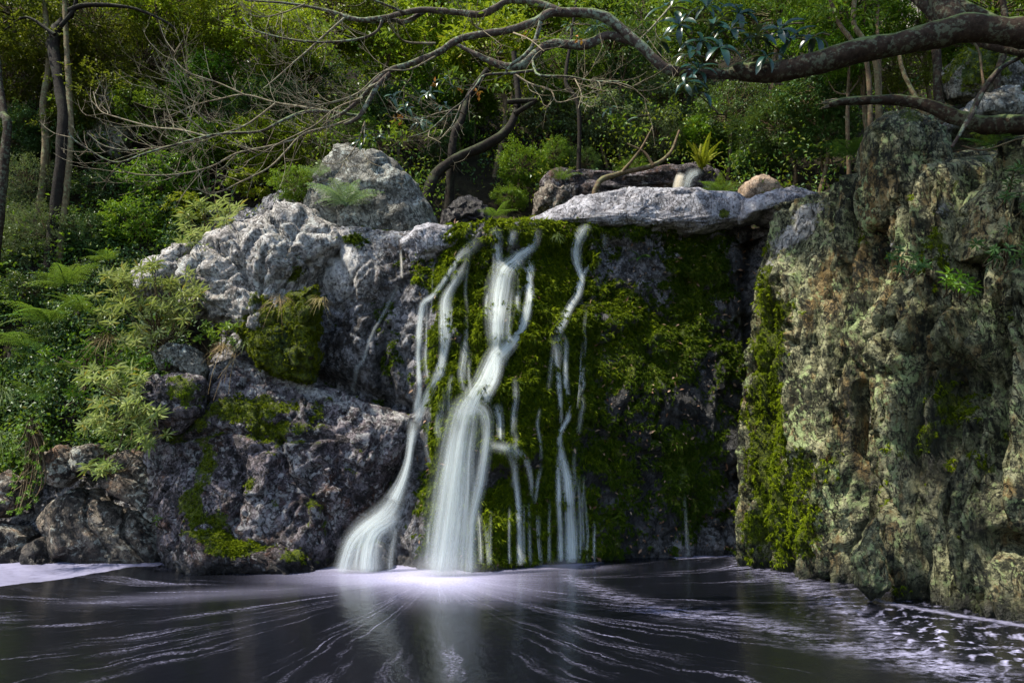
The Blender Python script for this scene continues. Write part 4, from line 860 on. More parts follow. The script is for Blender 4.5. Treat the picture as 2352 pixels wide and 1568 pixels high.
# ------------------------------------------------------------------ lance leaved shrubs, grass, small plants on the banks
def rosette(mb, c, ax, n, ln, wd, r, up=.5, big=False, droop=.15):
    ax = np.asarray(ax, float); ax /= np.linalg.norm(ax)
    a = np.cross(ax, [.3, .2, 1]); a /= np.linalg.norm(a); b = np.cross(ax, a)
    ph = r.uniform(0, 6.28) + np.arange(n) * 2.4; k = np.linspace(-.15, 1, n) * up + r.normal(0, .12, n)
    D = (a * np.cos(ph)[:, None] + b * np.sin(ph)[:, None]) * np.cos(k)[:, None] + ax * np.sin(k)[:, None]
    C = c - ax * (np.linspace(.5, 0, n)[:, None] * ln * .8) + r.normal(0, ln * .04, (n, 3))
    leaves(mb, C, D, np.tile(ax, (n, 1)) + r.normal(0, .25, (n, 3)), ln * r.uniform(.7, 1.15, n), wd, r, droop, big)
def lance_shrub(label, base, areas, ln, wd, mat, seed, nl=15, bark=B_STEM, name='shrub', cat='shrub', group='leafy shrubs on the banks', axdir=(-.1, -.7, .6), big=False):
    sh = .28 * (base[0] < 520)
    r = np.random.default_rng(seed); bp = P(base[0], base[1], base[2] + sh)
    e = empty(name, tuple(bp), label, cat, group); st, fo = MB(), MB()
    for (u, v, ru, rv, Y, n) in areas:
        for k in range(n):
            a = r.uniform(0, 6.28); q = math.sqrt(r.uniform(0, 1))
            c = P(u + ru * q * math.cos(a), v + rv * q * math.sin(a), Y + sh + r.normal(0, .12)) - bp
            ax = np.array(axdir) + r.normal(0, .35, 3)
            rosette(fo, c, ax, nl, ln * r.uniform(.75, 1.2), wd, r, big=big)
            if k % 2 == 0:
                mid = c * r.uniform(.4, .7) + np.array([r.normal(0, .05), .12, -.10])
                tube(st, [c * .12 + r.normal(0, .02, 3), mid, c], [.010, .007, .004], 4, .08, var=.5, cap=False)
    if st.n: st.link('stem', bark, e)
    tag(fo.link('foliage', mat, e, smooth=False), None, None, None, 'stuff')
    return e
lance_shrub('bright shrub with narrow pale green leaves in front of the pale rock', (360, 800, 7.7), [(360, 660, 110, 60, 7.5, 42), (300, 740, 90, 50, 7.4, 22), (420, 700, 50, 60, 7.5, 14), (265, 660, 50, 50, 7.5, 10)], .125, .020, L_LAN, 71)
lance_shrub('palest shrub with whitish green narrow leaves hanging over the left rocks', (300, 900, 7.5), [(255, 880, 75, 50, 7.2, 22), (265, 960, 80, 60, 7.1, 26), (340, 980, 50, 40, 7.1, 10), (235, 1060, 40, 30, 7.15, 6)], .125, .021, L_LAN, 72)
lance_shrub('narrow leaved bush at the upper edge of the pale rock', (480, 560, 8.3), [(470, 500, 60, 40, 8.1, 14), (440, 560, 40, 40, 8.0, 10), (520, 480, 40, 30, 8.2, 8)], .13, .02, L_LAN, 73)
lance_shrub('small dark glossy shrub at the corner between pale rock and dark buttress', (500, 800, 7.6), [(497, 765, 48, 34, 7.35, 16)], .075, .032, L_MID, 74, nl=10)
lance_shrub('tiny green plant on the brown rocks near the water', (360, 1200, 7.25), [(360, 1190, 8, 6, 7.2, 2)], .06, .014, L_FERN, 75, nl=8, name='plant', cat='plant')
lance_shrub('last leafy sprig dangling below the palest shrub', (245, 1090, 7.2), [(235, 1072, 8, 8, 7.1, 2), (270, 1075, 6, 8, 7.1, 1), (340, 1010, 20, 20, 7.1, 3)], .10, .018, L_LAN, 76, nl=14, name='plant', cat='plant')
lance_shrub('trailing mat of tiny green leaves at the lower left edge', (70, 960, 7.6), [(65, 1000, 40, 60, 7.5, 36), (60, 1110, 38, 60, 7.5, 40), (25, 1160, 25, 30, 7.5, 10)], .035, .016, L_MID, 77, nl=9, name='creeper', cat='creeper')
lance_shrub('loose fresh green sprigs on the left bank between ferns and rock', (200, 820, 7.6), [(190, 800, 110, 60, 7.55, 24), (330, 820, 90, 30, 7.5, 16), (150, 900, 60, 40, 7.5, 10)], .09, .018, L_MID, 78, nl=10)
def grass(u, v, Y, n, ln, mat, label, seed, dirs=(0, -.6, .3), spread=.5, wd=.006, name='grass_tuft'):
    r = np.random.default_rng(seed); mb = MB(); p = P(u, v, Y + .3 * (u < 600))
    for k in range(n):
        d = np.array(dirs) + r.normal(0, spread, 3) * np.array([1, .6, .6]); d /= np.linalg.norm(d); L = ln * r.uniform(.5, 1.2)
        t = np.linspace(0, 1, 7)[:, None]; C = r.normal(0, .02, 3) + d * t * L + np.array([0, 0, -1.0]) * L * .75 * t ** 2
        S = np.cross(d, [0, -.4, 1]); S /= np.linalg.norm(S) + 1e-9; w = (wd * (1 - t * .9) * .5)
        Vv = np.concatenate([C - S * w, C + S * w]); i = np.arange(6)
        mb.add(Vv, np.stack([i, i + 1, i + 8, i + 7], 1), None, np.full(14, r.random()))
    o = mb.link(name, mat, None, True, tuple(p)); tag(o, label, 'grass', 'tufts of grass on the rocks'); return o
grass(645, 690, 7.42, 60, .26, L_STRAW, 'straw coloured tuft hanging from the left moss cushion of the pale rock', 81)
grass(735, 690, 7.6, 50, .22, L_STRAW, 'dry tuft hanging beside the right moss cushion of the pale rock', 82)
grass(515, 800, 7.2, 70, .22, L_STRAW, 'dry grass clump on the crest of the dark buttress', 83)
grass(560, 790, 7.25, 40, .18, L_GRASS, 'fresh pale tuft at the head of the sloping crest', 84)
grass(5, 900, 7.3, 90, .42, L_GRASS, 'thick hanging grass at the left edge below the ferns', 85)
grass(-5, 1000, 7.2, 120, .5, L_GRASS, 'long drooping green grass cut off by the left edge', 86)
grass(250, 780, 7.4, 60, .34, L_STRAW, 'brown withered tuft behind the palest shrub', 87)
grass(1280, 545, 7.75, 30, .15, L_GRASS, 'short green tuft on the lip between two streams', 88)
mb = MB(); r = np.random.default_rng(9)
for (a, b) in [((515, 880), (540, 800)), ((490, 920), (530, 830)), ((525, 905), (548, 788)), ((500, 870), (552, 810)), ((478, 905), (505, 812))]:
    tube(mb, [P(b[0], b[1], 7.55), P((a[0] + b[0]) / 2 - 4, (a[1] + b[1]) / 2, 7.45), P(a[0], a[1], 7.42)], [.004, .003, .002], 3, .05, cap=False, var=.7)
tag(mb.link('grass_stalks', L_STRAW), 'few long bleached stalks bent over the dark buttress', 'grass')
# ------------------------------------------------------------------ woodland
def crown_mesh(name, seed, kind, sprays=230, per=24):
    """unit crown, about 1 m in radius: clumps of leaves set on twigs, open between them"""
    r = np.random.default_rng(seed); mb, tw = MB(), MB()
    lob = r.normal(0, 1, (7, 3)); lob /= np.linalg.norm(lob, axis=1, keepdims=True)
    for k in range(sprays):
        d = r.normal(0, 1, 3); d /= np.linalg.norm(d); d[2] = d[2] * .8 + .12
        bulge = .62 + .42 * max(0, (lob @ d).max()) ** 3 + r.normal(0, .06)
        c = d * bulge * r.uniform(.45, 1.0) ** .6
        tdir = d * .8 + np.array([0, 0, .1]) + r.normal(0, .45, 3); tdir /= np.linalg.norm(tdir)
        if kind == 'rosette':
            rosette(mb, c, tdir, per, .17, .045, r)
            if k % 3 == 0: tube(tw, [c * .3, c * .7 + r.normal(0, .04, 3), c], [.014, .008, .004], 3, .2, cap=False)
            continue
        ln, wd, sp = {'small': (.075, .036, .26), 'fine': (.050, .013, .26), 'broad': (.12, .052, .30), 'willow': (.12, .022, .30), 'tiny': (.045, .024, .24)}[kind]
        n = per; t = r.uniform(0, 1, n)
        C = c + tdir * ((t - .3) * sp)[:, None] + r.normal(0, sp * .16, (n, 3))
        D = tdir * .6 + r.normal(0, .7, (n, 3)) + np.array([0, 0, -.12]); Nn = np.array([0, 0, 1.0]) + d * .5 + r.normal(0, .42, (n, 3))
        leaves(mb, C, D, Nn, ln * r.uniform(.65, 1.3, n), wd * r.uniform(.8, 1.2, n), r, .15)
        if k % 3 == 0: tube(tw, [c * .2, c * .6 + r.normal(0, .05, 3), c + tdir * sp * .6], [.014, .008, .003], 3, .25, cap=False)
    return mb.mesh(name, False), tw.mesh('twigs')
CR = {'small': [crown_mesh('crown', 101, 'small'), crown_mesh('crown', 102, 'small', 260, 24), crown_mesh('crown', 103, 'small', 200, 30)],
      'fine': [crown_mesh('crown', 104, 'fine', 300, 34)], 'tiny': [crown_mesh('crown', 108, 'tiny', 330, 30)], 'broad': [crown_mesh('crown', 105, 'broad', 150, 20)],
      'willow': [crown_mesh('crown', 106, 'willow', 210, 26)], 'rosette': [crown_mesh('crown', 107, 'rosette', 120, 11)]}
def spot(u, v, h, y0=8.0):
    Y = np.arange(y0, 36, .1); dx, dy, dz = ray(u, v)
    k = np.argmax(EYE + dz / dy * Y < G(dx / dy * Y, Y) + h)
    return Y[k] if (EYE + dz / dy * Y[k] < G(dx / dy * Y[k], Y[k]) + h) else 30.0
def tree(u, v, h, rT, kind, mat, label, seed, cat='tree', squash=.85, bark=B_STEM, Y=None, name=None, group='trees and bushes of the wooded slope', wide=1.0):
    r = random.Random(seed); Y = Y or max(spot(u, v, h, 9.6 if u > 700 else 8.0), 0); c = P(u, v, Y); R_ = rT / F * Y
    gz_ = float(G(c[0], Y)); bx, by = c[0] + r.uniform(-.3, .3) * R_, Y + r.uniform(0, .4) * R_
    base = np.array([bx, by, min(float(G(bx, by)), c[2] - .4 * R_) - .1])
    e = empty(name or ('tree' if cat == 'tree' else 'bush'), tuple(base), label, cat, group)
    cm, tm = CR[kind][r.randrange(len(CR[kind]))]
    o = link('crown', cm, mat, e); o.location = tuple(c - base); o.scale = (R_ * wide, R_, R_ * squash); o.rotation_euler = (r.uniform(-.2, .2), r.uniform(-.2, .2), r.uniform(0, 6.28)); o['kind'] = 'stuff'
    o2 = link('branches', tm, bark, e); o2.location = o.location; o2.scale = o.scale; o2.rotation_euler = o.rotation_euler; o2['kind'] = 'stuff'
    mb = MB(); top = c - base; q = np.random.default_rng(seed)
    tr = max(.015, .03 * R_ + .012 * (top[2] / 3))
    mid = top * .5 + q.normal(0, .12, 3) * R_
    tube(mb, [np.zeros(3) - [0, 0, .2], mid, top * .95], [tr * 1.3, tr, tr * .5], 7, .2, .15, seed)
    for k in range(4):
        d = q.normal(0, 1, 3); d[2] = abs(d[2]); d /= np.linalg.norm(d)
        tube(mb, [mid + (top - mid) * q.uniform(0, .6), top * .8 + d * R_ * .4, top + d * R_ * .75], [tr * .6, tr * .35, tr * .12], 5, .2, .1, seed + k)
    mb.link('trunk', bark, e)
    return e
TR = [
 # far bank of trees along the top of the picture
 (40, 40, 2.5, 190, 'small', L_OLV, 'olive tree filling the top left corner'),
 (20, 190, 1.6, 130, 'small', L_OLV, 'olive bush behind the crooked dark trunk at the left'),
 (215, 60, 2.5, 160, 'tiny', L_OLV, 'small leaved olive tree just right of the crooked dark trunk'),
 (330, 150, 1.6, 140, 'tiny', L_OLV, 'olive thicket behind the bare twig tips at the upper left'),
 (390, 20, 3.0, 170, 'small', L_YEL, 'yellow green tree at the top edge left of the arched bough'),
 (520, 60, 2.6, 150, 'tiny', L_YEL, 'bright fine leaved tree behind the topmost bare twigs'),
 (480, 190, 1.5, 120, 'small', L_MID, 'mid green tree behind the middle of the bare twigs'),
 (640, 120, 2.2, 140, 'small', L_YEL, 'sunlit tree behind the left fork of the mossy bough'),
 (610, 260, 1.0, 110, 'willow', L_DRK, 'dark blue green bush in the shade left of the arched bough'),
 (700, 195, 1.6, 130, 'small', L_DRK, 'dark teal tree behind the lower end of the arched bough'),
 (770, 20, 3.2, 170, 'small', L_YEL, 'yellow green tree above the mossy bough'),
 (880, 110, 2.6, 140, 'broad', L_YEL, 'bright broad leaved tree framed between the two upper boughs'),
 (1000, 30, 3.4, 170, 'small', L_YEL, 'tall sunlit tree at the top centre'),
 (1010, 215, 1.5, 110, 'small', L_MID, 'green tree behind the gap under the arched bough'),
 (1130, 130, 2.8, 150, 'broad', L_YEL, 'loose yellow green tree behind the middle boughs'),
 (1260, 20, 3.2, 160, 'small', L_YEL, 'sunlit tree above the crest of the arched bough'),
 (1290, 180, 2.0, 130, 'tiny', L_MID, 'mid green tree right of the dark leaning trunk'),
 (1400, 130, 2.6, 140, 'willow', L_DRK, 'bluish dark tree behind the right shoulder of the arched bough'),
 (1450, 20, 3.0, 160, 'small', L_MID, 'green tree at the top edge right of the arch'),
 (1390, 290, 1.0, 110, 'small', L_GRY, 'grey green sparkling bush over the far stream bed'),
 (1500, 330, .8, 100, 'tiny', L_GRY, 'pale grey green bush just left of the yellow fern'),
 (1540, 230, 1.4, 120, 'small', L_GRY, 'light green tree below the leathery dark leaves'),
 (1620, 60, 3.0, 160, 'small', L_MID, 'mid green tree behind the leathery dark leaves'),
 (1680, 270, 1.4, 120, 'tiny', L_DRK, 'dark tree under the broken end of the thick bough'),
 (1790, 40, 3.0, 160, 'willow', L_MID, 'narrow leaved tree above the thick bough'),
 (1790, 300, 1.3, 120, 'willow', L_DRK, 'dark narrow leaved bush behind the short lip slab'),
 (1740, 370, .6, 80, 'small', L_DRK, 'low dark bush over the tan boulder'),
 (1880, 210, 1.8, 130, 'small', L_DRK, 'dark tree between the thick bough and the broken log'),
 (1960, 30, 3.0, 150, 'small', L_MID, 'green tree behind the slender stems at the upper right'),
 (2290, 30, 3.0, 160, 'small', L_MID, 'green tree at the top right corner'),
 (2060, 170, 2.0, 110, 'tiny', L_OLV, 'olive bush under the middle of the thick bough'),
 (1900, 320, .8, 90, 'willow', L_DRK, 'dark drooping bush against the left foot of the rock pillar'),
 (2300, 190, 1.6, 100, 'small', L_DRK, 'dark bush behind the forked dead branch'),
 (1040, 290, 1.0, 70, 'small', L_DRK, 'dark bush above the mouth of the dark hollow'),
 (1090, 240, 1.2, 80, 'small', L_MID, 'green bush in front of the leaning black trunk'),
 (1250, 270, 1.0, 80, 'small', L_GRY, 'pale green bush right of the leaning black trunk'),
 (900, 250, 1.4, 100, 'small', L_DRK, 'dark bush behind the sprig of pale leathery leaves'),
 (820, 300, .9, 70, 'tiny', L_MID, 'green bush peeping over the rounded lichen boulder'),
 (120, 130, 2.2, 120, 'small', L_OLV, 'olive tree crossing the crooked black trunk'),
 (250, 250, 1.4, 120, 'small', L_OLV, 'olive bush over the dim grey rock at the upper left'),
 (360, 270, 1.3, 110, 'small', L_MID, 'green bush behind the tips of the bare twigs'),
 (1180, 20, 3.2, 150, 'broad', L_YEL, 'broad leaved sunlit tree above the forked boughs'),
 (1950, 120, 2.4, 110, 'small', L_MID, 'green tree crossing the slender stems'),
 (2120, 60, 2.6, 110, 'small', L_MID, 'leafy tree in front of the whitish rock at the top'),
 (1880, 60, 2.8, 110, 'small', L_MID, 'green tree behind the thick bough near the leathery leaves'),
 (2240, 330, .8, 60, 'small', L_DRK, 'dark bush behind the broken log'),
 (1620, 330, .9, 80, 'willow', L_MID, 'narrow leaved bush behind the yellow fern'),
 (1015, 345, .8, 55, 'small', L_DRK, 'low dark bush at the foot of the leaning black trunk'),
 (165, 285, 1.0, 95, 'small', L_OLV, 'olive bush hiding the foot of the crooked black trunk'),
 (70, 300, 1.0, 80, 'small', L_DRK, 'dark bush left of the foot of the crooked black trunk'),
 (2320, 235, .5, 75, 'small', L_MID, 'green bush hanging over the grey rock behind the broken log'),
 (2230, 110, 1.6, 100, 'small', L_MID, 'green tree behind the root of the thick bough'),
 (2070, 300, .6, 70, 'small', L_DRK, 'dark bush behind the top of the rock pillar'),
 # centre gully
 (1190, 390, .7, 75, 'small', L_MID, 'saturated green bush at the mouth of the dark hollow'),
 (1175, 455, .35, 55, 'small', L_MID, 'lower green bush hanging into the dark hollow'),
 (1275, 360, .8, 55, 'tiny', L_MID, 'small round green bush right of the gully bush'),
 (1340, 385, .5, 60, 'fine', L_DRK, 'low dark scrub along the far stream ledge'),
 (1450, 395, .4, 50, 'tiny', L_MID, 'little bush behind the dark stream ledge'),
 # left slope nearer the water
 (470, 330, .9, 100, 'small', L_MID, 'green bush below the bare twigs on the left slope'),
 (590, 340, .9, 110, 'small', L_YEL, 'bright sunlit bush above the pale rock'),
 (690, 330, .9, 90, 'small', L_YEL, 'sunlit bush left of the rounded lichen boulder'),
 (690, 430, .5, 70, 'small', L_MID, 'bush pressed against the left side of the lichen boulder'),
 (590, 430, .5, 80, 'rosette', L_YEL, 'rosette leaved bush on top of the pale rock'),
 (380, 420, .6, 100, 'small', L_MID, 'glossy green bush in the middle of the left slope'),
 (440, 490, .4, 80, 'rosette', L_YEL, 'yellowish rosette bush left of the pale rock'),
 (310, 530, .4, 95, 'small', L_MID, 'broad low bush above the lance leaved shrub'),
 (250, 430, .5, 90, 'small', L_DRK, 'dark glossy bush in the shade of the left slope'),
 (190, 540, .4, 80, 'tiny', L_DRK, 'dark bush between the feathery bush and the broad low bush'),
 (60, 430, .8, 110, 'fine', L_GRY, 'feathery grey green bush at the left edge'),
 (110, 540, .6, 100, 'fine', L_GRY, 'lower feathery grey green bush at the left edge'),
 (20, 590, .4, 90, 'fine', L_GRY, 'feathery bush half cut off by the left edge'),
 (20, 330, .9, 90, 'small', L_DRK, 'dark bush in the gloom at the left edge'),
 (180, 330, .5, 100, 'small', L_DRK, 'dark bush below the crooked trunk'),
 (60, 680, .3, 70, 'small', L_DRK, 'dark leafy bush behind the ferns at the left edge'),
 (215, 650, .25, 70, 'small', L_DRK, 'dark bush behind the highest fern'),
 (30, 1060, .15, 60, 'tiny', L_MID, 'leafy hanging bush at the lower left edge'),
 (30, 880, .15, 60, 'tiny', L_MID, 'small bush behind the thick hanging grass at the left edge'),
 (150, 960, .12, 60, 'small', L_DRK, 'dark bush under the lowest ferns'),
 (110, 790, .15, 80, 'small', L_DRK, 'dark bush behind the fronds of the largest fern'),
 (330, 880, .15, 60, 'tiny', L_MID, 'green bush between the two lance leaved shrubs'),
 (430, 700, .2, 60, 'tiny', L_MID, 'green bush against the left flank of the pale rock'),
]
for k, q in enumerate(TR):
    if q[4] is None: continue
    tree(q[0], q[1], q[2], q[3], q[4], q[5], q[6], 200 + k, 'tree' if q[2] >= 1.4 else 'bush')
for k, (u, v, Y, rT, kind, mat, lab) in enumerate([
    (2085, 590, 6.0, 50, 'willow', L_DRK, 'small dark sprig growing from a crack in the right cliff'),
    (2310, 560, 5.5, 70, 'willow', L_DRK, 'dark sprig hanging at the right edge of the cliff'),
    (2330, 420, 5.7, 70, 'small', L_DRK, 'dark bush on the cliff top at the right edge'),
    (2200, 640, 5.7, 36, 'tiny', L_MID, 'tiny green plant on the face of the right cliff')]):
    lance_shrub(lab, (u, v + rT * .3, Y + .25), [(u, v, rT, rT * .6, Y - .25, 9), (u + rT * .7, v + rT * .5, rT * .5, rT * .4, Y - .2, 4)], .07, .02, mat, 300 + k, nl=9, name='bush', cat='bush')
# undergrowth that covers the slope as one mass
def undergrowth(n, seed, mat, sel, ln, wd, top, name='undergrowth', label='dark low undergrowth covering the wooded slope'):
    r = np.random.default_rng(seed); x = r.uniform(-22, 22, n * 3); y = 8.2 + (r.uniform(0, 1, n * 3) ** 1.3) * 24
    k = sel(x, y); x, y = x[k][:n], y[k][:n]
    hgt = r.uniform(0, 1, len(x)) * top * (.35 + np.abs(fbm(np.stack([x, y, x * 0], 1) * .9, 2, seed)))
    n8 = len(x) // 8; C = np.repeat(np.stack([x, y, G(x, y) + hgt], 1)[:n8], 8, 0) + r.normal(0, .10, (n8 * 8, 3)); u, v = proj(C); m = (u > -800) & (u < 2700) & (v > -250) & (v < 1100); C = C[m]
    sc = .6 + C[:, 1] / 16; mb = MB()
    leaves(mb, C, r.normal(0, 1, (len(C), 3)) + [0, -.3, -.1], r.normal(0, .5, (len(C), 3)) + [0, -.3, 1], ln * sc, wd * sc, r, .15)
    tag(mb.link(name, mat, None, False), label, None, None, 'stuff')
selb = lambda x, y: ((y > 9.2) | (x < -3.2)) & ~((np.abs(x - .9 - (y - 9) * .25) < 1.9) & (y < 12.2)) & ~((np.abs(x + .45) < .85) & (y < 13.2)) & ~((behind_right(x, y) < 1.4) & (x > 2))
undergrowth(70000, 401, L_DRK, selb, .06, .032, 1.3)
undergrowth(50000, 402, L_OLV, selb, .055, .028, 1.9, label='olive leafy brush mixed over the wooded slope')

undergrowth(60000, 403, L_MID, lambda x, y: selb(x, y) & (fbm(np.stack([x, y, x * 0], 1) * .8, 2, 91) > -.1), .06, .032, 3.0, label='mid green leafy growth heaped over the wooded slope')
undergrowth(45000, 404, L_OLV, lambda x, y: selb(x, y) & (y > 10.5) & (x < 3.5) & (fbm(np.stack([x, y, x * 0], 1) * .7, 2, 95) > .1), .06, .03, 3.6, label='olive leafy growth heaped over the sunny part of the slope')
# trunks and stems standing on the slope
def trunk(path, radT, Y, mat, label, seed, name='tree', cat='tree', fork=()):
    pts = np.array([P(a, b, Y + (k * .1)) for k, (a, b) in enumerate(path)]); gzz = float(G(pts[0][0], Y)) - .2
    if gzz < pts[0][2] - .1: pts = np.vstack([[pts[0][0] - .08, Y + .05, gzz], pts]); radT = [radT[0] * 1.2] + list(radT)
    base = pts[0]
    e = empty(name, tuple(base), label, cat, 'trunks on the wooded slope'); mb = MB()
    tube(mb, pts - base, [q / F * Y for q in radT], 9, .1, .12, seed); mb.link('trunk', mat, e)
    for f, rr in fork:
        mb = MB(); tube(mb, np.array([P(a, b, Y + .1) for a, b in f]) - base, [q / F * Y for q in rr], 6, .1, .12, seed + 1); mb.link('branch', mat, e)
trunk([(145, 330), (138, 200), (124, 120), (126, 75), (155, 35), (164, -60)], [14, 13, 13, 14, 13, 13], 9.9, B_BLACK, 'crooked dark mossy trunk at the upper left', 501,
      fork=[([(158, 25), (200, 12), (300, 18), (380, 50), (405, 70)], [7, 6, 4, 3, 2]), ([(140, 60), (170, 20), (180, -40)], [6, 5, 5]), ([(126, 80), (60, 40), (10, 70)], [5, 3, 2])])
trunk([(160, 360), (158, 200), (152, 90), (146, -60)], [7, 7, 6, 6], 9.9, B_PALE, 'pale straight trunk right behind the crooked one', 502)
trunk([(104, 360), (100, 240), (112, 130), (96, -50)], [8, 8, 7, 6], 10.2, B_PALE, 'reddish pale trunk just left of the crooked one', 503)
trunk([(12, 360), (8, 260), (0, 200), (-10, 100)], [10, 9, 8, 7], 9.0, B_DARK, 'dark stem at the very left edge', 504)
trunk([(985, 440), (1010, 392), (1060, 358), (1112, 336), (1158, 306), (1178, 275), (1190, 230), (1180, 120)], [15, 13, 12, 12, 11, 10, 8, 7], 10.6, B_BLACK, 'thick black trunk leaning over the dark hollow', 505,
      fork=[([(1182, 262), (1220, 238), (1232, 230)], [7, 6, 4]), ([(1165, 235), (1200, 232), (1235, 230)], [6, 6, 5])])
trunk([(1040, 330), (1062, 270), (1080, 215), (1120, 160)], [10, 9, 8, 7], 11.0, B_BLACK, 'second dark trunk behind the leaning one', 506)
trunk([(1370, 430), (1420, 400), (1500, 380), (1540, 350), (1560, 300)], [7, 6, 6, 4, 3], 11.0, B_STEM, 'twisted low stem over the stream bed', 507, fork=[([(1425, 400), (1470, 345), (1500, 290)], [4, 3, 2]), ([(1500, 380), (1480, 350), (1440, 330)], [4, 3, 2])])
trunk([(1995, 175), (1960, 100), (1925, 50), (1895, -40)], [6, 6, 5, 4], 8.4, B_STEM, 'dark slender stem rising left behind the thick bough', 508)
trunk([(2015, 175), (1985, 95), (1960, 50), (1968, -40)], [7, 6, 6, 5], 8.6, B_PALE, 'brownish slender stem crossing the dark one', 509)
trunk([(2020, 140), (2015, 60), (2020, -40)], [4, 4, 3], 9.0, B_STEM, 'thin upright stem left of the whitish rock', 510)
trunk([(2160, 300), (2155, 200), (2150, 110), (2135, -40)], [12, 11, 11, 10], 8.6, B_DARK, 'upright dark trunk under the thick bough', 511)
trunk([(2130, 290), (2090, 200), (2070, 150), (2060, 80)], [6, 5, 5, 4], 8.2, B_PALE, 'thin tan stem slanting up under the bough', 512)
trunk([(2300, 260), (2290, 180), (2310, 90), (2300, -30)], [9, 8, 8, 7], 8.0, B_DARK, 'dark stem at the right behind the bough', 513)
0 and trunk([(1830, 330), (1870, 260), (1905, 230), (1960, 220)], [3, 3, 3, 2], 7.4, B_PALE, 'orange brown twig arching left of the broken log', 514, fork=[([(1865, 265), (1880, 300), (1905, 330)], [2, 1.5, 1])])
trunk([(1330, 260), (1300, 190), (1310, 100), (1330, -40)], [5, 5, 4, 3], 12.5, B_BLACK, 'slim trunk among the trees right of the centre', 515)
trunk([(560, 200), (545, 120), (560, 40), (550, -40)], [6, 5, 5, 4], 13, B_STEM, 'slim trunk among the yellow green trees at the left', 516)

# ------------------------------------------------------------------ the bough that leans over the pool
E = P(2352, 77, 5.2); E = np.array([4.6, 5.0, 3.4])
over = empty('overhanging_tree', (4.9, 5.0, 3.4), 'large dark tree leaning in from the right whose bare boughs arch over the falls', 'tree')
OB = np.array(over.location[:])
def bough(name, pts, rad, Y0, Y1, mat, sides=10, seed=0, rough=.12, parent=over, ext=None, off=OB):
    n = len(pts); W_ = [P(a, b, Y0 + (Y1 - Y0) * k / (n - 1)) for k, (a, b) in enumerate(pts)]
    R_ = [r_ / F * w[1] for r_, w in zip(rad, W_)]
    if ext is not None: W_ = [np.array(ext[0])] + W_; R_ = [ext[1]] + R_
    mb = MB(); tube(mb, np.array(W_) - off, R_, sides, .05, rough, seed); mb.link(name, mat, parent); return np.array(W_), R_
bough('limb', [(2470, 92), (2352, 78), (2228, 62), (2158, 78), (2052, 103), (1947, 124), (1859, 151), (1806, 164), (1736, 166), (1694, 164), (1670, 172)], [40, 36, 34, 31, 28, 27, 26, 27, 25, 20, 10], 5.0, 5.6, B_DARK, 16, 1, .16, ext=((5.3, 4.9, 2.6), .26))
bough('limb', [(2215, 75), (2185, 40), (2165, 5), (2140, -60), (2110, -200)], [27, 28, 28, 26, 20], 5.15, 5.4, B_DARK, 14, 2, .14)
for k, (cx_, cy_, cz_, cr_) in enumerate([(2.4, 6.6, 8.5, 1.6), (1.0, 7.2, 9.3, 1.6), (4.6, 5.6, 7.9, 1.4), (3.3, 8.2, 10.2, 1.6), (0.9, 5.0, 8.2, 1.1)]):  # unseen crowns added above the view to shade the right cliff and wall
    o_ = link('crown', CR['small'][k % 3][0], L_DRK, over); o_.location = Vector((cx_, cy_, cz_)) - Vector(OB); o_.scale = (cr_, cr_, cr_ * .6); o_.rotation_euler = (0, 0, k * 1.3); o_['kind'] = 'stuff'
    mb_ = MB(); tube(mb_, np.array([[4.6, 5.0, 4.3], [(4.6 + cx_) / 2 + .3, (5 + cy_) / 2, 5.6 + .1 * k], [cx_, cy_, cz_]]) - OB, [.06, .05, .03], 7, .2, .1, k) if cx_ > 2 else None
    if mb_.n: mb_.link('branch', B_DARK, over)
bough('branch', [(1720, 168), (1640, 170), (1580, 168), (1525, 155), (1480, 112), (1430, 70), (1395, 42), (1360, 31), (1310, 29), (1262, 30), (1230, 49), (1167, 70), (1061, 88), (1009, 120), (938, 148), (896, 162), (864, 186), (833, 221), (798, 253), (762, 274)], [17, 13, 12, 11.5, 12, 12.5, 12.5, 12, 11, 10.5, 10, 9, 8.5, 8, 7.5, 7, 6, 5, 4.5, 4], 5.6, 5.3, B_ARCH, 10, 3, .12)
bough('branch', [(1290, 29), (1255, 14), (1220, 4), (1167, 2), (1146, 14), (1107, 33), (1061, 30), (980, 23), (931, 29), (896, 38), (860, 44), (827, 46), (795, 39), (756, 26), (668, 9), (562, 1)], [9, 9, 8, 7.5, 8, 8, 7.5, 7, 6.5, 6, 6, 5.5, 5, 4, 3, 2], 5.45, 5.6, B_ARCH, 8, 4, .14)
bough('branch', [(1470, 100), (1448, 92), (1395, 82), (1343, 103), (1272, 99), (1244, 113), (1219, 134), (1195, 151), (1160, 152), (1121, 138), (1089, 123), (1061, 108), (1040, 98)], [11, 11, 11, 12, 11, 11, 11, 10.5, 9, 8, 6, 4.5, 3], 5.55, 5.7, B_ARCH, 10, 5, .18)
bough('branch', [(1242, 50), (1234, 80), (1222, 108), (1202, 130), (1174, 150), (1160, 170)], [6, 5.5, 5, 5, 4, 3], 5.35, 5.5, B_ARCH, 7, 6)
bough('branch', [(896, 169), (868, 197), (843, 239), (822, 271), (790, 286)], [6, 6, 5.5, 5, 4], 5.33, 5.28, B_ARCH, 8, 7)
bough('branch', [(980, 24), (931, 50), (905, 46), (860, 50), (800, 44)], [5, 6, 6, 5, 4], 5.6, 5.6, B_ARCH, 7, 8)
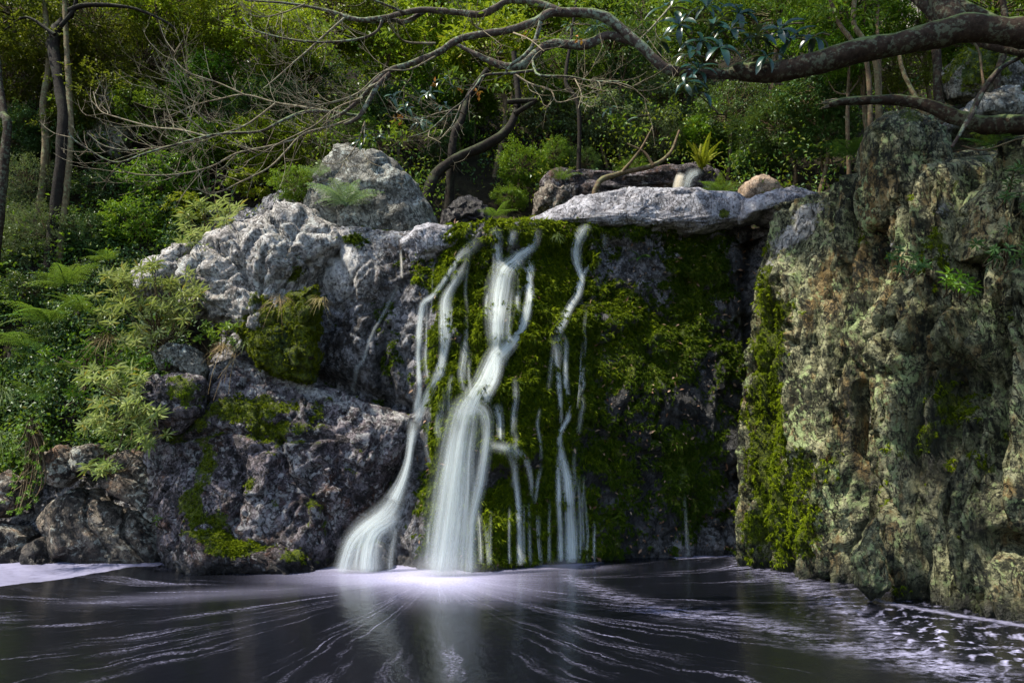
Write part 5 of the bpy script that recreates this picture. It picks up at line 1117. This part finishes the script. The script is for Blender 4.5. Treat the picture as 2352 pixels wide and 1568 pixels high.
TB = [([(1240, 160), (1177, 168), (1114, 173), (1093, 197), (1061, 235), (1037, 253), (987, 299), (938, 316)], 3.6), ([(1223, 140), (1228, 158), (1240, 173), (1307, 176), (1360, 186), (1423, 187)], 3.6),
      ([(1184, 172), (1219, 193), (1265, 207), (1279, 235), (1325, 225), (1380, 205)], 2.6), ([(878, 46), (868, 70), (833, 88), (762, 97), (696, 95), (633, 84), (580, 67), (559, 42)], 4.0),
      ([(791, 42), (745, 82), (703, 120), (678, 141), (640, 175), (605, 204)], 3.0), ([(826, 267), (784, 260), (740, 256), (696, 258), (660, 272), (633, 285), (598, 302), (527, 306), (475, 313), (387, 337), (334, 352), (264, 373), (193, 337), (165, 316), (155, 299)], 4.2),
      ([(773, 260), (696, 246), (633, 236), (562, 218), (500, 229), (457, 239), (387, 267)], 3.0), ([(826, 267), (766, 288), (696, 309), (655, 350), (615, 387), (545, 422), (510, 439), (475, 445), (450, 430)], 3.0),
      ([(696, 316), (620, 336), (545, 352), (485, 383), (404, 401), (316, 401), (285, 392), (271, 385)], 2.8), ([(475, 313), (410, 298), (352, 292), (274, 271), (229, 253), (214, 211)], 2.6),
      ([(633, 238), (560, 290), (475, 316), (420, 330), (310, 345), (240, 335), (200, 305)], 2.6), ([(562, 218), (500, 190), (430, 165), (400, 130), (414, 100)], 2.0), ([(480, 312), (420, 260), (390, 225), (360, 205), (345, 180)], 2.0),
      ([(480, 285), (430, 235), (405, 190), (370, 178)], 1.8), ([(838, 280), (820, 330), (790, 370), (762, 378)], 2.4), ([(838, 285), (830, 340), (775, 370)], 1.8), ([(1000, 100), (940, 98), (915, 85), (890, 50)], 3.0),
      ([(1110, 70), (1090, 60), (1080, 35)], 2.5), ([(930, 30), (870, 5), (820, -10)], 3.5), ([(1180, 76), (1215, 90), (1250, 118)], 2.4), ([(1000, 130), (940, 160), (880, 165), (820, 215), (760, 235), (700, 250)], 2.4),
      ([(1540, 15), (1500, 60), (1470, 90)], 2.5), ([(700, 10), (650, 30), (600, 40), (560, 30)], 2.0), ([(1037, 253), (1000, 262), (960, 275), (900, 270)], 2.0), ([(1061, 235), (1040, 285), (1020, 310), (1000, 330)], 1.8),
      ([(1320, 180), (1335, 215), (1328, 250)], 1.8), ([(1400, 186), (1450, 200), (1490, 235)], 2.0), ([(870, 190), (800, 225), (740, 240), (690, 235)], 3.0), ([(833, 225), (770, 250), (720, 290), (640, 330), (560, 375)], 2.6)]
rt = np.random.default_rng(77); tw = MB(); tw2 = MB()
def side_twigs(Wp, rad, n, L, depth, mbx):
    pr = catmull(Wp, .05); T = np.gradient(pr, axis=0); T /= np.linalg.norm(T, axis=1, keepdims=True) + 1e-9
    for k in range(n):
        i = int(rt.uniform(.12, .99) * (len(pr) - 1)); t = T[i]; l = L * rt.uniform(.4, 1.15)
        s = rt.choice([-1, 1]); perp = np.cross(t, [0, 1, 0]); perp /= np.linalg.norm(perp) + 1e-9
        d = t * rt.uniform(.6, 1.0) + perp * s * rt.uniform(.35, .9) + np.array([0, rt.normal(0, .35), 0]); d /= np.linalg.norm(d)
        p = [pr[i]]; cur = d.copy()
        for m_ in range(4):
            cur = cur + np.array([0, 0, rt.uniform(.02, .30)]) + rt.normal(0, .16, 3) * [1, .6, 1]; cur /= np.linalg.norm(cur); p.append(p[-1] + cur * l / 4)
        r0 = rad * rt.uniform(.5, .75)
        tube(mbx, p, [r0, r0 * .85, r0 * .7, r0 * .55, r0 * .35], 4, .06, cap=False, var=rt.random())
        if depth > 0: side_twigs(np.array(p), r0 * .9, rt.integers(1, 4), l * .55, depth - 1, mbx)
for k, (pl, w) in enumerate(TB):
    Wp, R_ = bough('branch', pl, [w * (1 - .62 * i / (len(pl) - 1)) for i in range(len(pl))], 5.35 + rt.normal(0, .05), 5.1 + rt.normal(0, .25), B_ARCH if w > 3.3 else B_TWIG, 6, 20 + k, .08)
    ln = np.linalg.norm(np.diff(Wp, axis=0), axis=1).sum()
    side_twigs(Wp, .0052, int(4 + ln * (9 if pl[-1][0] < 800 else 5)), .42, 2, tw)
me = tw.mesh('twigs'); me.transform(__import__('mathutils').Matrix.Translation(-Vector(OB))); tag(link('twigs', me, B_TWIG, over), None, None, None, 'stuff')
# leathery leaves: one mesh for a blade, each leaf an object
def leaf_blade(name, L, Wd):
    t = np.array([0, .15, .35, .55, .75, .9, 1.0]); w = np.array([.06, .5, .85, 1.0, .85, .5, .02]) * Wd / 2; z = .12 * L * np.sin(t * 3.1) - .22 * L * t ** 2
    V = np.concatenate([np.stack([-w, t * L, z + w * .35], 1), np.stack([w * 0, t * L, z], 1), np.stack([w, t * L, z + w * .35], 1)]); i = np.arange(6)
    Fq = np.concatenate([np.stack([i, i + 7, i + 8, i + 1], 1), np.stack([i + 7, i + 14, i + 15, i + 8], 1)])
    return mk_mesh(name, V, Fq, None, {'var': np.full(len(V), .5)})
LB = leaf_blade('leaf', .21, .062); LBp = leaf_blade('leaf', .17, .042)
def leaf_whorl(u, v, Y, n, me, mat, rr, sc=1.0, ax=(-.1, -.45, .55)):
    c = P(u, v, Y); ax = Vector(ax) + Vector((rr.uniform(-.35, .35), rr.uniform(-.3, .3), rr.uniform(-.3, .3))); ax.normalize()
    qz = ax.to_track_quat('Z', 'Y')
    for k in range(n):
        o = bpy.data.objects.new('leaf', me); COL.objects.link(o); o.parent = over
        if len(me.materials) == 0: me.materials.append(mat)
        o.material_slots[0].link = 'OBJECT'; o.material_slots[0].material = mat
        from mathutils import Quaternion
        q = qz @ Quaternion((0, 0, 1), k * 2.4 + rr.uniform(-.3, .3)) @ Quaternion((1, 0, 0), rr.uniform(-.65, .55))
        o.rotation_mode = 'QUATERNION'; o.rotation_quaternion = q; s = sc * rr.uniform(.7, 1.15); o.scale = (s, s, s)
        o.location = Vector(c) - Vector(OB) + Vector((rr.uniform(-.02, .02),) * 3)
rr = random.Random(4); wh = []
for (u, v, Y) in [(1560, 60, 5.5), (1610, 95, 5.4), (1585, 125, 5.35), (1640, 55, 5.5), (1600, 165, 5.35), (1575, 190, 5.3), (1655, 110, 5.4), (1680, 70, 5.5), (1740, 85, 5.4), (1790, 70, 5.4), (1815, 95, 5.4), (1870, 85, 5.5), (1760, 130, 5.35), (1540, 20, 5.6), (1625, 15, 5.6), (1700, 30, 5.6), (1600, 215, 5.3), (1520, 95, 5.5)]:
    leaf_whorl(u, v, Y, 9, LB, L_BIG, rr, .95); wh.append((u, v, Y))
for (u, v, Y) in [(905, 225, 5.35), (935, 250, 5.35), (985, 215, 5.4), (1025, 185, 5.4), (1050, 200, 5.4), (965, 280, 5.35), (860, 320, 5.3), (830, 325, 5.3), (1400, 250, 5.6), (1440, 285, 5.6), (1370, 60, 5.6), (1310, 62, 5.6), (1020, 245, 5.4)]:
    leaf_whorl(u, v, Y, 8, LBp, L_BIGP, rr, .62); wh.append((u, v, Y))
st = MB()
for (u, v, Y) in wh:
    q = rt.normal(0, 1, 2); tube(st, [P(u, v, Y) - OB, P(u + 18 + 8 * q[0], v + 4 + 10 * q[1], Y + .04) - OB, P(u + 45 + 14 * q[0], v + 20 + 20 * q[1], Y + .1) - OB], [.004, .006, .008], 5, .06, cap=False)
tag(st.link('leaf_stalks', B_STEM, over), None, None, None, 'stuff')
dl = MB()
for (u, v) in [(915, 272), (922, 276), (910, 280), (1095, 210), (1100, 216), (1058, 205), (1330, 90), (1210, 86), (1000, 195)]:
    c = P(u, v, 5.33) - OB; leaves(dl, c + rt.normal(0, .012, (5, 3)), rt.normal(0, 1, (5, 3)), rt.normal(0, 1, (5, 3)) + [0, -1, 0], .045, .026, rt, .2)
tag(dl.link('dead_leaves', L_DEAD, over, False), 'few withered orange leaves', None, None, 'stuff')
lv = MB()
for (u, v, ru, rv, Y, n) in [(1180, 15, 60, 14, 5.6, 60), (1330, 8, 60, 10, 5.7, 60), (1440, 25, 40, 25, 5.8, 60), (1530, 30, 30, 35, 5.8, 70), (1500, 0, 50, 15, 5.8, 60), (1040, 178, 26, 18, 5.4, 45), (1150, 195, 20, 10, 5.5, 30), (900, 300, 26, 18, 5.3, 40), (845, 322, 26, 12, 5.3, 45), (990, 300, 26, 16, 5.4, 40), (1420, 270, 26, 22, 5.6, 50), (1460, 300, 20, 12, 5.6, 30), (1640, 10, 60, 14, 5.7, 70), (1760, 10, 60, 14, 5.7, 70), (1900, 20, 40, 18, 5.7, 60), (2010, 30, 40, 24, 5.7, 60), (1000, 15, 50, 12, 5.6, 40), (740, 60, 40, 14, 5.6, 40), (880, 80, 30, 12, 5.6, 36)]:
    c = np.array([P(u + rt.normal(0, ru * .6), v + rt.normal(0, rv * .6), Y + rt.normal(0, .08)) for _ in range(n)]) - OB
    leaves(lv, c, rt.normal(0, .8, (n, 3)) + [0, -.2, -.2], rt.normal(0, .4, (n, 3)) + [0, -.4, .9], rt.uniform(.045, .085, n), .028, rt, .2)
tag(lv.link('leaves', L_MID, over, False), 'scattered fresh green leaves', None, None, 'stuff')
# broken log on the right cliff
LO = np.array([3.9, 6.0, 4.2])
log = empty('broken_log', tuple(LO), 'broken mossy log resting on the right cliff with a splintered end', 'log')
bough('log', [(1908, 240), (1932, 234), (1982, 231), (2052, 230), (2105, 236), (2150, 250), (2200, 272), (2260, 286), (2352, 288), (2460, 285)], [7, 10, 11, 12, 13, 14, 17, 20, 24, 26], 6.4, 5.7, B_DARK, 12, 31, .22, log, None, LO)
sp = MB()
for k in range(6):
    a = P(1915, 238 + (k - 3) * 3.0, 6.4); tube(sp, [a + [.03, 0, 0], a, P(1893 - 6 * (k % 3), 241 + (k - 2.5) * 4, 6.38)], [.018, .012, .002], 4, .04)
tag(link('splinter', (lambda m_: (m_.transform(__import__('mathutils').Matrix.Translation(-Vector(LO))), m_)[1])(sp.mesh('splinter')), B_TWIG, log), None, None, None, 'stuff')
DO = np.array(P(2230, 262, 5.75))
dead = empty('dead_branch', tuple(DO), 'forked dead branch standing up from the broken log at the right', 'branch')
bough('branch', [(2186, 338), (2210, 299), (2232, 262), (2256, 211), (2298, 158), (2352, 128), (2420, 100)], [3, 5, 7, 7, 6, 5, 4], 5.6, 5.7, B_ARCH, 7, 41, .12, dead, None, DO)
bough('branch', [(2260, 208), (2255, 160), (2245, 110), (2200, 60)], [4, 3, 3, 2], 5.7, 5.75, B_STEM, 5, 42, .1, dead, None, DO)
bough('branch', [(2210, 335), (2260, 345), (2330, 322), (2352, 318)], [2, 2, 2, 2], 5.6, 5.6, B_STEM, 5, 43, .1, dead, None, DO)
